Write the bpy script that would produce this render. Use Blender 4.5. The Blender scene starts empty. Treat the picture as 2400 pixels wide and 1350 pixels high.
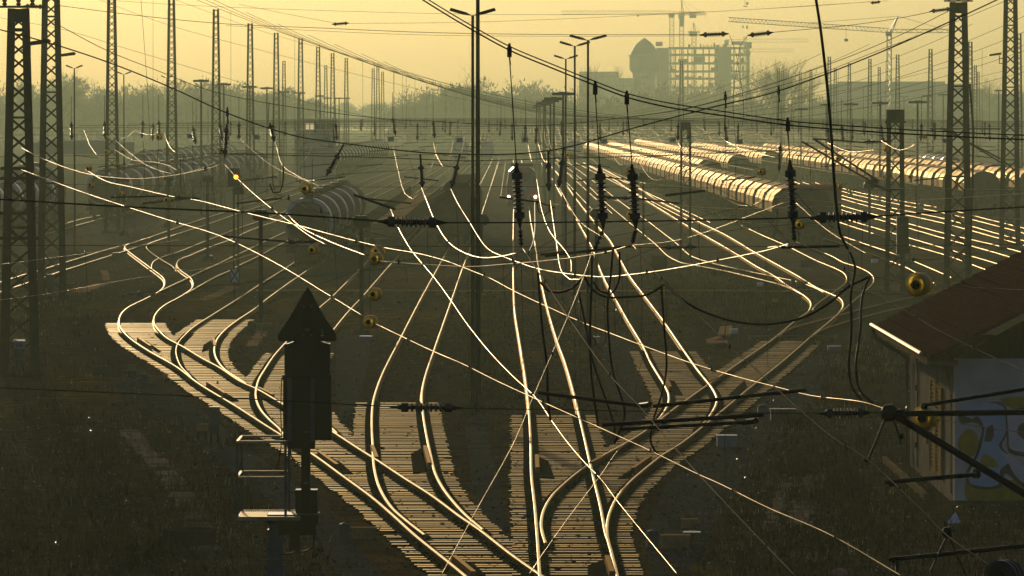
import bpy, math, random
from mathutils import Vector, Matrix
random.seed(7)
C = bpy.context.scene.collection
F = 11800.0; H = 9.4; HY = 268.0
PITCH = math.atan((675-HY)/F)
sp, cp = math.sin(PITCH), math.cos(PITCH)

def ray(x, y):
    a = (x-1200)/F; b = (675-y)/F
    return Vector((a, cp+b*sp, -sp+b*cp))
def gp(x, y, z=0.0):
    d = ray(x, y); t = (z-H)/d.z
    return Vector((d.x*t, d.y*t, z))
def pt(x, y, D):
    d = ray(x, y); t = D/d.y
    return Vector((d.x*t, D, H+d.z*t))
def mpp(D): return D/F          # metres per photo pixel at distance D

# ---------------------------------------------------------------- mesh builder
class MB:
    def __init__(s): s.v=[]; s.f=[]; s.m=[]
    def add(s, vs, fs, mi=0):
        o=len(s.v); s.v.extend(vs)
        for f in fs: s.f.append(tuple(i+o for i in f)); s.m.append(mi)
    def box(s, x, y, z, sx, sy, sz, rz=0, mi=0):
        c,n=math.cos(rz),math.sin(rz); vs=[]
        for dz in (-sz/2,sz/2):
            for dx,dy in ((-sx/2,-sy/2),(sx/2,-sy/2),(sx/2,sy/2),(-sx/2,sy/2)):
                vs.append((x+dx*c-dy*n, y+dx*n+dy*c, z+dz))
        s.add(vs,[(3,2,1,0),(4,5,6,7),(0,1,5,4),(1,2,6,5),(2,3,7,6),(3,0,4,7)],mi)
    def bx(s, x0,x1,y0,y1,z0,z1,mi=0): s.box((x0+x1)/2,(y0+y1)/2,(z0+z1)/2,x1-x0,y1-y0,z1-z0,0,mi)
    def beam(s, p, q, w, h=None, mi=0, up=Vector((0,0,1))):
        p=Vector(p); q=Vector(q); h=h or w; d=(q-p)
        if d.length<1e-6: return
        d.normalize()
        if abs(d.dot(up))>.97: up=Vector((0,1,0))
        a=d.cross(up).normalized()*(w/2); b=a.cross(d).normalized()*(h/2)
        vs=[tuple(o+e) for o in (p,q) for e in (-a-b,a-b,a+b,-a+b)]
        s.add(vs,[(3,2,1,0),(4,5,6,7),(0,1,5,4),(1,2,6,5),(2,3,7,6),(3,0,4,7)],mi)
    def tube(s, pts, r, n=6, mi=0, caps=True):
        pts=[Vector(p) for p in pts]; rings=[]
        k=len(pts)
        for i,p in enumerate(pts):
            d=(pts[min(i+1,k-1)]-pts[max(i-1,0)])
            if d.length<1e-9: d=Vector((0,1,0))
            d.normalize()
            up=Vector((0,0,1)) if abs(d.z)<.95 else Vector((0,1,0))
            a=d.cross(up).normalized(); b=a.cross(d)
            ri=r[i] if isinstance(r,(list,tuple)) else r
            rings.append([tuple(p+(a*math.cos(t)+b*math.sin(t))*ri) for t in (2*math.pi*j/n for j in range(n))])
        vs=[v for rr in rings for v in rr]; fs=[]
        for i in range(k-1):
            for j in range(n):
                fs.append((i*n+j,i*n+(j+1)%n,(i+1)*n+(j+1)%n,(i+1)*n+j))
        if caps:
            fs.append(tuple(range(n-1,-1,-1))); fs.append(tuple((k-1)*n+j for j in range(n)))
        s.add(vs,fs,mi)
    def lathe(s, p, axis, prof, n=16, mi=0):
        p=Vector(p); d=Vector(axis).normalized()
        up=Vector((0,0,1)) if abs(d.z)<.95 else Vector((0,1,0))
        a=d.cross(up).normalized(); b=a.cross(d)
        vs=[];k=len(prof)
        for t,r in prof:
            for j in range(n):
                q=2*math.pi*j/n; vs.append(tuple(p+d*t+(a*math.cos(q)+b*math.sin(q))*max(r,1e-4)))
        fs=[(i*n+j,i*n+(j+1)%n,(i+1)*n+(j+1)%n,(i+1)*n+j) for i in range(k-1) for j in range(n)]
        fs.append(tuple(range(n-1,-1,-1))); fs.append(tuple((k-1)*n+j for j in range(n)))
        s.add(vs,fs,mi)
    def prism(s, poly, off, mi=0):
        """flat polygon (list of 3d points) given thickness along vector off"""
        n=len(poly); off=Vector(off)
        vs=[tuple(p) for p in poly]+[tuple(Vector(p)+off) for p in poly]
        fs=[tuple(range(n)),tuple(range(2*n-1,n-1,-1))]
        fs+=[(i,n+i,n+(i+1)%n,(i+1)%n) for i in range(n)]
        s.add(vs,fs,mi)
    def sweep(s, pts, prof, mis=None, closed=True):
        """sweep a profile [(side,z)] along a ground path"""
        pts=[Vector(p) for p in pts]; k=len(pts); n=len(prof); vs=[]
        for i,p in enumerate(pts):
            d=pts[min(i+1,k-1)]-pts[max(i-1,0)]; d.z=0; d.normalize()
            a=Vector((d.y,-d.x,0))
            for u,w in prof: vs.append((p.x+a.x*u,p.y+a.y*u,p.z+w))
        o=len(s.v); s.v.extend(vs)
        for i in range(k-1):
            for j in range(n if closed else n-1):
                s.f.append((o+i*n+j,o+i*n+(j+1)%n,o+(i+1)*n+(j+1)%n,o+(i+1)*n+j)); s.m.append(mis[j] if mis else 0)
        if closed:
            s.f.append(tuple(o+j for j in range(n-1,-1,-1))); s.m.append(0)
            s.f.append(tuple(o+(k-1)*n+j for j in range(n))); s.m.append(0)
    def build(s, name, mats, parent=None, loc=None, smooth=False, world=True):
        me=bpy.data.meshes.new(name)
        o=Vector((0,0,0))
        if parent is not None and world: o=Vector(ORG[parent.name])
        if loc is not None: o=Vector(loc)
        me.from_pydata([(v[0]-o.x,v[1]-o.y,v[2]-o.z) for v in s.v],[],s.f)
        for m in (mats if isinstance(mats,(list,tuple)) else [mats]): me.materials.append(m)
        if isinstance(mats,(list,tuple)) and len(mats)>1: me.polygons.foreach_set('material_index',s.m)
        if smooth: me.polygons.foreach_set('use_smooth',[True]*len(me.polygons))
        me.update()
        ob=bpy.data.objects.new(name,me); C.objects.link(ob)
        if parent is not None: ob.parent=parent
        elif loc is not None: ob.location=loc
        return ob
ORG={}
def tag(o,label,cat,group=None):
    o['label']=label; o['category']=cat
    if group: o['group']=group
    return o
def thing(name,label,cat,loc=(0,0,0),group=None):
    o=bpy.data.objects.new(name,None); C.objects.link(o); o.location=loc; o.empty_display_size=.5
    ORG[o.name]=tuple(loc)
    return tag(o,label,cat,group)
def struct(o): o['kind']='structure'; return o
def stuff(o): o['kind']='stuff'; return o
def tree_copy(o, loc=None, rz=None, label=None, scale=None):
    def rec(a,par):
        c=a.copy(); C.objects.link(c)
        if par is not None: c.parent=par
        for ch in a.children: rec(ch,c)
        return c
    r=rec(o,None)
    if loc is not None: r.location=loc; ORG[r.name]=tuple(loc)
    if rz is not None: r.rotation_euler=(0,0,rz)
    if label: r['label']=label
    if scale is not None: r.scale=scale
    return r
UN='first second third fourth fifth sixth seventh eighth ninth tenth eleventh twelfth thirteenth fourteenth fifteenth sixteenth seventeenth eighteenth nineteenth'.split()
TE={2:('twenty','twentieth'),3:('thirty','thirtieth'),4:('forty','fortieth'),5:('fifty','fiftieth')}
def nth(n):
    if n<20: return UN[n-1]
    t,u=divmod(n,10)
    return TE[t][1] if u==0 else TE[t][0]+'-'+UN[u-1]
def crom(P, step=6.0):
    """smooth curve through 2-D or 3-D points"""
    P=[Vector(p) for p in P]
    if len(P)<3:
        n=max(2,int((P[-1]-P[0]).length/step)); return [P[0].lerp(P[-1],i/n) for i in range(n+1)]
    out=[]; Q=[P[0]*2-P[1]]+P+[P[-1]*2-P[-2]]
    for i in range(1,len(Q)-2):
        p0,p1,p2,p3=Q[i-1:i+3]
        def tj(t,a,b): return t+max((b-a).length,1e-6)**.5
        t0=0;t1=tj(t0,p0,p1);t2=tj(t1,p1,p2);t3=tj(t2,p2,p3)
        n=max(1,int((p2-p1).length/step))
        for k in range(n):
            t=t1+(t2-t1)*k/n
            A1=p0*((t1-t)/(t1-t0))+p1*((t-t0)/(t1-t0)); A2=p1*((t2-t)/(t2-t1))+p2*((t-t1)/(t2-t1)); A3=p2*((t3-t)/(t3-t2))+p3*((t-t2)/(t3-t2))
            B1=A1*((t2-t)/(t2-t0))+A2*((t-t0)/(t2-t0)); B2=A2*((t3-t)/(t3-t1))+A3*((t-t1)/(t3-t1))
            out.append(B1*((t2-t)/(t2-t1))+B2*((t-t1)/(t2-t1)))
    out.append(P[-1]); return out

# ---------------------------------------------------------------- materials
def mat(name, col, rough=.6, metal=0., col2=None, scale=3., detail=5., bump=0., bscale=None, spec=.5, tintc=None, emit=None, estr=0., stretch=None, lo=.35, hi=.65):
    m=bpy.data.materials.new(name); m.use_nodes=True; nt=m.node_tree; b=nt.nodes['Principled BSDF']
    b.inputs['Base Color'].default_value=(*col,1); b.inputs['Roughness'].default_value=rough; b.inputs['Metallic'].default_value=metal
    b.inputs['Specular IOR Level'].default_value=spec
    if tintc: b.inputs['Specular Tint'].default_value=(*tintc,1)
    if emit: b.inputs['Emission Color'].default_value=(*emit,1); b.inputs['Emission Strength'].default_value=estr
    if col2 or bump:
        tc=nt.nodes.new('ShaderNodeTexCoord'); n=nt.nodes.new('ShaderNodeTexNoise'); n.inputs['Scale'].default_value=scale; n.inputs['Detail'].default_value=detail
        if stretch:
            mp=nt.nodes.new('ShaderNodeMapping'); mp.inputs['Scale'].default_value=stretch
            nt.links.new(tc.outputs['Object'],mp.inputs['Vector']); nt.links.new(mp.outputs['Vector'],n.inputs['Vector'])
        else: nt.links.new(tc.outputs['Object'],n.inputs['Vector'])
        if col2:
            r=nt.nodes.new('ShaderNodeValToRGB'); r.color_ramp.elements[0].position=lo; r.color_ramp.elements[1].position=hi
            r.color_ramp.elements[0].color=(*col,1); r.color_ramp.elements[1].color=(*col2,1)
            nt.links.new(n.outputs['Fac'],r.inputs['Fac']); nt.links.new(r.outputs['Color'],b.inputs['Base Color'])
            rr=nt.nodes.new('ShaderNodeMapRange'); rr.inputs['To Min'].default_value=max(.02,rough-.1); rr.inputs['To Max'].default_value=min(1,rough+.1)
            nt.links.new(n.outputs['Fac'],rr.inputs['Value']); nt.links.new(rr.outputs['Result'],b.inputs['Roughness'])
        if bump:
            bp=nt.nodes.new('ShaderNodeBump'); bp.inputs['Strength'].default_value=bump
            if bscale:
                n2=nt.nodes.new('ShaderNodeTexNoise'); n2.inputs['Scale'].default_value=bscale; n2.inputs['Detail'].default_value=4
                nt.links.new(tc.outputs['Object'],n2.inputs['Vector']); nt.links.new(n2.outputs['Fac'],bp.inputs['Height'])
            else: nt.links.new(n.outputs['Fac'],bp.inputs['Height'])
            nt.links.new(bp.outputs['Normal'],b.inputs['Normal'])
    return m
M={}
M['rail']=mat('polished_rail_steel',(.27,.195,.105),.56,1.,(.18,.12,.06),1.2,tintc=(1,.83,.56))
M['railside']=mat('rusty_rail_side',(.12,.065,.024),.6,.4,(.19,.1,.04),6.,spec=0,tintc=(.9,.6,.28))
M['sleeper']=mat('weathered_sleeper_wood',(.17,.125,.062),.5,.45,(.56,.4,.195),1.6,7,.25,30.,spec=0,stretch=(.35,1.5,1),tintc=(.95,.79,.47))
M['steel']=mat('dark_galvanised_steel',(.02,.019,.015),.7,0,(.035,.032,.024),3.,spec=0)
M['steelgrey']=mat('painted_grey_steel',(.07,.075,.062),.65,0,(.1,.1,.08),3.,spec=.05)
M['wire']=mat('worn_copper_wire',(.34,.25,.125),.48,.8,(.17,.115,.055),1.1,spec=.1,tintc=(1,.84,.56))
M['oldwire']=mat('oxidised_wire',(.2,.15,.08),.6,.3,(.12,.09,.05),.6,spec=0,tintc=(.8,.62,.35))
M['rope']=mat('dark_steel_rope',(.02,.018,.013),.7,0,spec=0)
M['cable']=mat('black_rubber_cable',(.007,.0065,.006),.7,spec=.08)
M['insul']=mat('dark_porcelain',(.012,.009,.006),.42,0,(.022,.014,.008),4.,spec=.3)
M['insulgrey']=mat('grey_insulator_cap',(.045,.048,.045),.7,0,spec=.1)
M['yellow']=mat('yellow_glazed_porcelain',(.85,.6,.04),.55,0,(.6,.42,.03),3.,spec=.2)
M['yellow'].node_tree.nodes['Principled BSDF'].inputs['Transmission Weight'].default_value=.3
M['blackiron']=mat('black_painted_iron',(.009,.0085,.007),.6,0,spec=.12)
M['railrust']=mat('dark_rust',(.06,.035,.018),.85,0,(.1,.055,.026),5.,spec=0)
M['tank_highlight']=mat('cream_tank_highlight',(.7,.62,.45),.3,0,(.55,.48,.34),1.)  # pale colour standing for the bright reflection on the tank barrel
M['dullrail']=mat('dull_siding_rail',(.13,.09,.046),.5,1.,(.08,.053,.026),1.2,tintc=(.8,.6,.36))
M['bluepost']=mat('blue_grey_painted_post',(.09,.12,.15),.6,0,(.065,.085,.105),2.,spec=.1)
M['signalblack']=mat('matt_black_signal_paint',(.008,.008,.007),.75,0,(.013,.012,.01),4.,spec=.25)
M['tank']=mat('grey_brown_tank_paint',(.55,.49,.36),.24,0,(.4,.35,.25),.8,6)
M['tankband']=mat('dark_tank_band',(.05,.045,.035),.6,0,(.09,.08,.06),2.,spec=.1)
M['tankend']=mat('dark_tank_end',(.02,.02,.017),.7,0,(.035,.032,.026),1.5,spec=.12)  # much darker than the barrel
M['hopper']=mat('brown_hopper_paint',(.5,.35,.18),.52,.35,(.33,.225,.115),.7,6,spec=0,tintc=(1,.79,.48))
M['hopperlow']=mat('grimy_wagon_underframe',(.05,.035,.022),.8,0,(.09,.06,.034),2.,spec=0)
M['hopperend']=mat('dark_wagon_end',(.04,.03,.022),.8,0,(.06,.044,.03),1.5,spec=0)
M['redvan']=mat('faded_red_paint',(.26,.04,.022),.8,0,(.19,.032,.02),1.2,spec=0)
M['galv']=mat('worn_galvanised_grating',(.4,.33,.2),.45,.7,(.26,.21,.12),5.,tintc=(1,.85,.55))
M['glint']=mat('sun_glint_stalks',(.55,.38,.13),.6,0,(.35,.24,.08),.5,spec=.1)  # bright blade colour standing for sun glints
M['redloco']=mat('red_locomotive_paint',(.32,.06,.035),.4,0,(.24,.05,.03),1.)
M['glass']=mat('dark_window_glass',(.03,.035,.035),.08,0)
M['plank']=mat('weathered_plank',(.42,.26,.1),.7,0,(.26,.16,.07),2.,6,.3,stretch=(1,6,6),spec=0)
M['conc']=mat('weathered_concrete',(.22,.16,.09),.85,0,(.13,.1,.06),2.5,8,.3,spec=0)
M['concdark']=mat('dark_mossy_concrete',(.03,.027,.019),.85,0,(.05,.044,.03),4.,6,.3,spec=0)
M['white']=mat('white_enamel',(.6,.58,.5),.5,spec=.2)
M['black']=mat('black_lettering',(.012,.012,.012),.5)
M['signgrey']=mat('blue_grey_sign_plate',(.18,.2,.22),.5)
M['orange']=mat('lit_orange_signal_lamp',(.9,.25,.03),.3,0,emit=(1,.28,.02),estr=6.)
M['headlight']=mat('lit_headlight',(1,.9,.7),.3,0,emit=(1,.86,.6),estr=5.)
M['litwin']=mat('lit_window',(.8,.75,.6),.3,0,emit=(1,.8,.45),estr=.7)
M['bag']=mat('white_plastic_bag',(.75,.73,.68),.4)
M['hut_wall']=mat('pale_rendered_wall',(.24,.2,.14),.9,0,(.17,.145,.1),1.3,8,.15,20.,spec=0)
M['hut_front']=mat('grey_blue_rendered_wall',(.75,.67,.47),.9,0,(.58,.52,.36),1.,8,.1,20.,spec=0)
M['hut_wood']=mat('dark_stained_boards',(.016,.012,.008),.85,0,(.028,.02,.013),3.,5,.3,stretch=(6,1,.5),spec=0)
M['hut_roof']=mat('dark_red_roof_tiles',(.05,.0155,.01),.85,0,(.03,.0115,.008),2.,6,.2,12.,spec=0)
M['eave']=mat('pale_eave_board',(.25,.17,.075),.7,0,(.17,.115,.05),3.,spec=0)
M['shutter']=mat('cream_louvre_shutter',(.26,.175,.07),.7,spec=0)
M['gblue']=mat('pale_blue_spray_paint',(.42,.55,.54),.7,0,(.52,.64,.6),3.,spec=0)
M['gyel']=mat('yellow_spray_paint',(.5,.34,.03),.7,0,(.36,.25,.03),3.,spec=0)
M['gblk']=mat('black_spray_paint',(.02,.02,.03),.6)
M['gwht']=mat('white_spray_paint',(.85,.75,.55),.7,spec=0)
M['bark']=mat('dark_bark',(.075,.055,.035),.9,0,(.05,.04,.026),2.)
M['twig']=mat('bare_brown_twigs',(.1,.08,.045),.9)
M['ever']=mat('dark_evergreen_leaves',(.04,.05,.022),.8,0,(.06,.07,.03),1.)
M['tower']=mat('pale_tower_masonry',(.3,.27,.22),.8,0,(.24,.22,.18),.2)
M['towerroof']=mat('green_grey_tower_roof',(.14,.17,.15),.6)
M['far']=mat('grey_building_wall',(.22,.22,.2),.9,0,(.17,.17,.155),.1,spec=0)
M['fardark']=mat('dark_building_band',(.08,.085,.085),.6)
M['crane']=mat('yellow_crane_steel',(.3,.22,.06),.5,.2)
M['farwhite']=mat('white_panel',(.4,.38,.33),.8,spec=0)
M['straw']=mat('dry_straw_grass',(.17,.1,.026),.85,0,(.07,.05,.015),.35,spec=0)
M['moss']=mat('yellow_moss_and_grass',(.2,.135,.018),.9,0,(.11,.08,.014),.5,spec=0)
M['rusty']=mat('red_brown_dry_weeds',(.11,.042,.016),.9,0,(.045,.024,.01),.35,spec=0)
M['ballast']=mat('mixed_ballast_stone',(.05,.043,.032),.85,0,(.15,.13,.1),3.,spec=0)
M['grease_shade']=mat('grease_and_shade_black',(.014,.012,.009),.8,0,(.028,.022,.015),9.,spec=0)  # near-black for painted shade on sleeper sides, grease and shadow by the rails
M['stone']=mat('glinting_stone_chips',(.55,.47,.33),.25,0,(.2,.17,.12),1.,spec=.8)  # glossy stone, its colour lightened to stand for sun sparkle
M['pipe']=mat('orange_cable_conduit',(.45,.2,.03),.45)
M['orangebox']=mat('yellow_brown_machine_paint',(.4,.25,.08),.8,0,(.26,.17,.06),4.,spec=0)
M['gravel']=mat('grey_gravel_path',(.036,.034,.028),.9,0,(.055,.051,.042),.9,9,.5,25.,spec=0)
M['pinkcloth']=mat('faded_pink_cloth',(.4,.12,.11),.8)

def ground_material():
    m=bpy.data.materials.new('yard_ground'); m.use_nodes=True; nt=m.node_tree; b=nt.nodes['Principled BSDF']; b.inputs['Roughness'].default_value=.9; b.inputs['Specular IOR Level'].default_value=0
    g=nt.nodes.new('ShaderNodeNewGeometry')
    def noise(sc,det=6,stretch=None):
        n=nt.nodes.new('ShaderNodeTexNoise'); n.inputs['Scale'].default_value=sc; n.inputs['Detail'].default_value=det
        if stretch:
            mp=nt.nodes.new('ShaderNodeMapping'); mp.inputs['Scale'].default_value=stretch; nt.links.new(g.outputs['Position'],mp.inputs['Vector']); nt.links.new(mp.outputs['Vector'],n.inputs['Vector'])
        else: nt.links.new(g.outputs['Position'],n.inputs['Vector'])
        return n
    def ramp(n,p0,c0,p1,c1):
        r=nt.nodes.new('ShaderNodeValToRGB'); e=r.color_ramp.elements; e[0].position=p0; e[0].color=(*c0,1); e[1].position=p1; e[1].color=(*c1,1)
        nt.links.new(n.outputs['Fac'],r.inputs['Fac']); return r
    def mix(f,a,c):
        x=nt.nodes.new('ShaderNodeMix'); x.data_type='RGBA'
        nt.links.new(f.outputs['Color'],x.inputs[0]); nt.links.new(a.outputs[2 if a.type=='MIX' else 'Color'],x.inputs[6]); nt.links.new(c.outputs['Color'],x.inputs[7]); return x
    base=ramp(noise(1.6,10),.3,(.009,.0075,.0048),.7,(.062,.044,.024))
    grass=ramp(noise(.9,9),.3,(.018,.012,.005),.68,(.15,.09,.022))
    red=ramp(noise(2.,8),.3,(.022,.01,.005),.68,(.12,.045,.016))
    f1=ramp(noise(.045,5,(1,.35,1)),.5,(0,0,0),.62,(1,1,1))
    f2=ramp(noise(.08,4,(1,.3,1)),.56,(0,0,0),.7,(1,1,1))
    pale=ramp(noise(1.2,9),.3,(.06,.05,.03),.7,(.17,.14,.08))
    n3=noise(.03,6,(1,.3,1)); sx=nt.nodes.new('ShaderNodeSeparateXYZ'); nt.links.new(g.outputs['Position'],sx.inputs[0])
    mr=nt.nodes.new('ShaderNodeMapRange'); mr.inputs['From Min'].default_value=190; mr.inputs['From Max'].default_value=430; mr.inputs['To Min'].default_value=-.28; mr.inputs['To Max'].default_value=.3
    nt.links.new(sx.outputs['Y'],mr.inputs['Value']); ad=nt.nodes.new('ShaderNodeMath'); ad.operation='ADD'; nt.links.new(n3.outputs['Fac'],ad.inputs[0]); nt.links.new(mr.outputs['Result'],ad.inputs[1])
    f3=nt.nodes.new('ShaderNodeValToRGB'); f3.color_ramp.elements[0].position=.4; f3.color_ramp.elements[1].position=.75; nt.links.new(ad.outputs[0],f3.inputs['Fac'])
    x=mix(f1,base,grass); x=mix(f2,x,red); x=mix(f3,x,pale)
    nt.links.new(x.outputs[2],b.inputs['Base Color'])
    n=noise(9,8); bp=nt.nodes.new('ShaderNodeBump'); bp.inputs['Strength'].default_value=.9; bp.inputs['Distance'].default_value=.12
    nt.links.new(n.outputs['Fac'],bp.inputs['Height']); nt.links.new(bp.outputs['Normal'],b.inputs['Normal'])
    return m
M['ground']=ground_material()
# ---------------------------------------------------------------- camera, light, air
sc=bpy.context.scene
cam=bpy.data.cameras.new('camera'); co=bpy.data.objects.new('camera',cam); C.objects.link(co)
co.location=(0,0,H); co.rotation_euler=(math.pi/2-PITCH,0,0); cam.sensor_width=36; cam.lens=36*F/2400; cam.clip_end=20000; cam.clip_start=.5
sc.camera=co
SUN_EL=math.radians(7); SUN_AZ=math.radians(-7.2)      # azimuth measured from the view direction, left is negative
w=bpy.data.worlds.new('World'); sc.world=w; w.use_nodes=True; nt=w.node_tree
bg=nt.nodes['Background']; sky=nt.nodes.new('ShaderNodeTexSky'); sky.sky_type='NISHITA'; sky.sun_disc=False
sky.sun_elevation=SUN_EL; sky.sun_rotation=SUN_AZ; sky.dust_density=3.2; sky.air_density=1.2; sky.ozone_density=.6; sky.altitude=100
tint=nt.nodes.new('ShaderNodeMix'); tint.data_type='RGBA'; tint.blend_type='MULTIPLY'; tint.inputs[0].default_value=1; tint.inputs[7].default_value=(.6,.8,1.9,1)
nt.links.new(sky.outputs[0],tint.inputs[6]); nt.links.new(tint.outputs[2],bg.inputs['Color']); bg.inputs['Strength'].default_value=.038
sl=bpy.data.lights.new('sun','SUN'); sl.energy=3.8; sl.angle=math.radians(.6); sl.color=(1,.82,.54)
so=bpy.data.objects.new('sun',sl); C.objects.link(so)
sdir=Vector((math.sin(SUN_AZ)*math.cos(SUN_EL),math.cos(SUN_AZ)*math.cos(SUN_EL),math.sin(SUN_EL)))
so.rotation_euler=(-sdir).to_track_quat('-Z','Y').to_euler(); so.location=(-200,600,150)
sc.view_settings.view_transform='Standard'; sc.view_settings.look='None'; sc.view_settings.gamma=1; sc.view_settings.exposure=0.2
sc.cycles.use_denoising=True
sc.cycles.max_bounces=5; sc.cycles.diffuse_bounces=2; sc.cycles.glossy_bounces=3; sc.cycles.transparent_max_bounces=8; sc.cycles.volume_bounces=0

def haze():
    b=MB(); b.bx(-1050,1050,-80,2960,-1.5,78)
    m=bpy.data.materials.new('haze_air'); m.use_nodes=True; nt=m.node_tree; nt.nodes.remove(nt.nodes['Principled BSDF'])
    v=nt.nodes.new('ShaderNodeVolumePrincipled'); v.inputs['Color'].default_value=(.78,.93,.62,1); v.inputs['Density'].default_value=.00021; v.inputs['Anisotropy'].default_value=.33
    nt.links.new(v.outputs[0],nt.nodes['Material Output'].inputs['Volume'])
    stuff(b.build('haze',m))
haze()

# ---------------------------------------------------------------- ground
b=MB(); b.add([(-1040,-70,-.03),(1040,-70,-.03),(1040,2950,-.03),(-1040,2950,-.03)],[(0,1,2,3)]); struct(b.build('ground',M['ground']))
def sheet(name,px,m,z,kind=True,label=None,cat=None,grp=None):
    P=[gp(x,y,z) for x,y in px]; b=MB(); b.add([tuple(p) for p in P],[tuple(range(len(P)))])
    o=b.build(name,m); me=o.data
    if me.polygons[0].normal.z<0: me.flip_normals()
    if kind: struct(o)
    else: tag(o,label,cat,grp)
    return o
sheet('gravel_path',[(1090,1000),(1135,1000),(1175,1150),(1185,1260),(1150,1250),(1105,1130)],M['gravel'],-.022)
sheet('gravel_path',[(790,800),(860,760),(870,830),(840,940),(800,1000),(785,900)],M['gravel'],-.022)
sheet('gravel_path',[(1440,760),(1480,800),(1500,900),(1530,990),(1470,1010),(1420,900),(1405,800)],M['gravel'],-.022)
sheet('gravel_path',[(1560,1140),(1700,1020),(1850,880),(1960,800),(1990,830),(1850,1000),(1700,1180),(1620,1330),(1530,1350),(1510,1250)],M['gravel'],-.022)
sheet('gravel_path',[(240,900),(330,860),(470,960),(620,1080),(800,1230),(900,1350),(800,1350),(640,1180),(430,1010)],M['gravel'],-.022)

# ---------------------------------------------------------------- rails traced on the ground
R={}
R['LL']=[(1100,1356),(1050,1315),(975,1255),(925,1210),(875,1167),(800,1112),(735,1065),(668,1024),(626,998),(551,950),(465,898),(415,860),(350,823),(308,795),(285,772),(278,755),(283,736),(300,720),(340,700),(375,681),(384,672),(387,665),(386,656),(380,648),(363,635),(340,618),(325,607),(310,596),(299,587),(292,582),(290,577),(296,573),(305,570),(313,568),(330,562),(353,555.5)]
R['LR']=[(1275,1352),(1201,1300),(1126,1242),(1075,1207),(1013,1161),(950,1121),(883,1077),(843,1052),(800,1024),(778,1010),(720,978),(661,945),(606,913),(563,893),(513,860),(475,840),(425,810),(393,793),(373,775),(361,758),(360,745),(370,728),(390,712),(415,699),(436,686),(450,675),(453,663),(448,652),(437,643),(425,635),(414,623),(413,616),(417,610),(425,605),(438,601),(485,581),(548,558),(563,550),(611,530),(646,518),(760,474)]
R['T1L']=[(-60,678),(0,661),(51,645),(100,631),(175,608),(250,585),(313,568),(353,555),(393,541),(438,525),(485,510),(551,489),(611,470),(676,447),(740,425)]
R['T1R']=[(-60,702),(0,684),(78,658),(145,635),(258,599),(340,573),(393,555),(460,534),(510,517),(550,503),(600,486),(690,456),(750,434)]
R['SR']=[(413,636),(409,628),(395,618),(384,612),(372,604),(355,592),(344,583),(341,578),(344,573),(353,569),(368,564),(393,555.5),(410,550)]
R['T2L']=[(355,629),(354,620),(358,613),(370,606),(385,600),(420,589),(450,577),(485,563),(521,549),(548,538),(606,518),(700,482),(800,443)]
R['T3L']=[(375,682),(395,672),(438,652),(475,634),(500,623),(548,600),(563,593),(611,570),(658,548),(760,500)]
R['T3R']=[(436,688),(460,674),(508,647),(538,634),(563,620),(591,607),(611,597),(661,570),(770,515)]
R['T4L']=[(448,884),(440,875),(425,860),(417,845),(412,825),(414,810),(420,799),(433,785),(450,769),(478,750),(505,733),(556,701),(611,665),(666,630),(695,611),(780,555),(860,502)]
R['T4R']=[(576,898),(556,885),(530,868),(515,853),(504,833),(502,820),(505,803),(513,788),(533,768),(558,749),(596,724),(626,700),(691,653),(722,632),(810,570),(880,518)]
R['T5L']=[(663,1018),(658,1008),(631,983),(611,960),(601,938),(599,920),(601,908),(606,890),(621,865),(641,835),(671,801),(712,757),(753,717),(773,700),(843,630),(905,565)]
R['T5R']=[(790,1015),(760,985),(735,945),(722,905),(722,875),(735,840),(755,808),(783,771),(820,726),(845,700),(908,628),(968,562)]
R['T6L']=[(995,1252),(950,1217),(920,1190),(900,1162),(886,1132),(878,1100),(875,1075),(874,1045),(872,1010),(872,970),(875,940),(885,905),(900,868),(941,788),(986,701),(1026,628),(1068,550)]
R['T6R']=[(1132,1240),(1093,1207),(1063,1175),(1038,1142),(1020,1107),(1010,1067),(999,1015),(991,963),(989,925),(996,885),(1016,825),(1058,705),(1081,638),(1110,560)]
R['T7L']=[(1266,1352),(1260,1262),(1254,1187),(1246,1112),(1244,1030),(1238,938),(1230,875),(1218,800),(1207,730),(1204,670),(1203,595),(1204,503),(1205,440)]
R['T7R']=[(1424,1262),(1420,1250),(1408,1187),(1393,1125),(1384,1087),(1370,1025),(1358,975),(1345,920),(1325,850),(1305,795),(1278,701),(1263,628),(1253,563),(1243,508),(1236,440)]
R['RL']=[(1279,1272),(1271,1245),(1269,1225),(1275,1195),(1295,1160),(1325,1130),(1373,1092),(1413,1067),(1450,1047),(1505,1014),(1586,953),(1656,903),(1749,838),(1813,793),(1865,750),(1896,728),(1902,715),(1899,705),(1880,689),(1845,668),(1813,645),(1775,625),(1735,600),(1698,578),(1645,548),(1593,518),(1561,498),(1496,458),(1445,424)]
R['RR']=[(1449,1356),(1433,1292),(1424,1257),(1424,1225),(1433,1192),(1450,1160),(1475,1130),(1513,1097),(1551,1067),(1591,1042),(1631,1012),(1673,978),(1749,915),(1845,837),(1901,788),(1961,738),(1976,720),(1977,710),(1971,700),(1951,690),(1913,673),(1876,650),(1813,615),(1773,593),(1700,550),(1645,523),(1598,498),(1551,475),(1496,440),(1467,424)]
R['T11L']=[(1904,727),(1908,718),(1926,703),(1948,688),(1970,672),(1983,662),(1986,653),(1980,641),(1963,631),(1913,610),(1863,585),(1838,573),(1787,551),(1738,528),(1675,500),(1600,467)]
R['T11R']=[(1972,730),(2000,705),(2026,683),(2043,667),(2049,657),(2046,646),(2035,637),(2010,625),(1975,614),(1950,600),(1908,583),(1850,557),(1790,530),(1720,502),(1650,470)]
R['T12L']=[(1824,789),(1840,775),(1875,762),(1951,742),(2001,728),(2073,710),(2108,701),(2156,692),(2300,664)]
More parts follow.
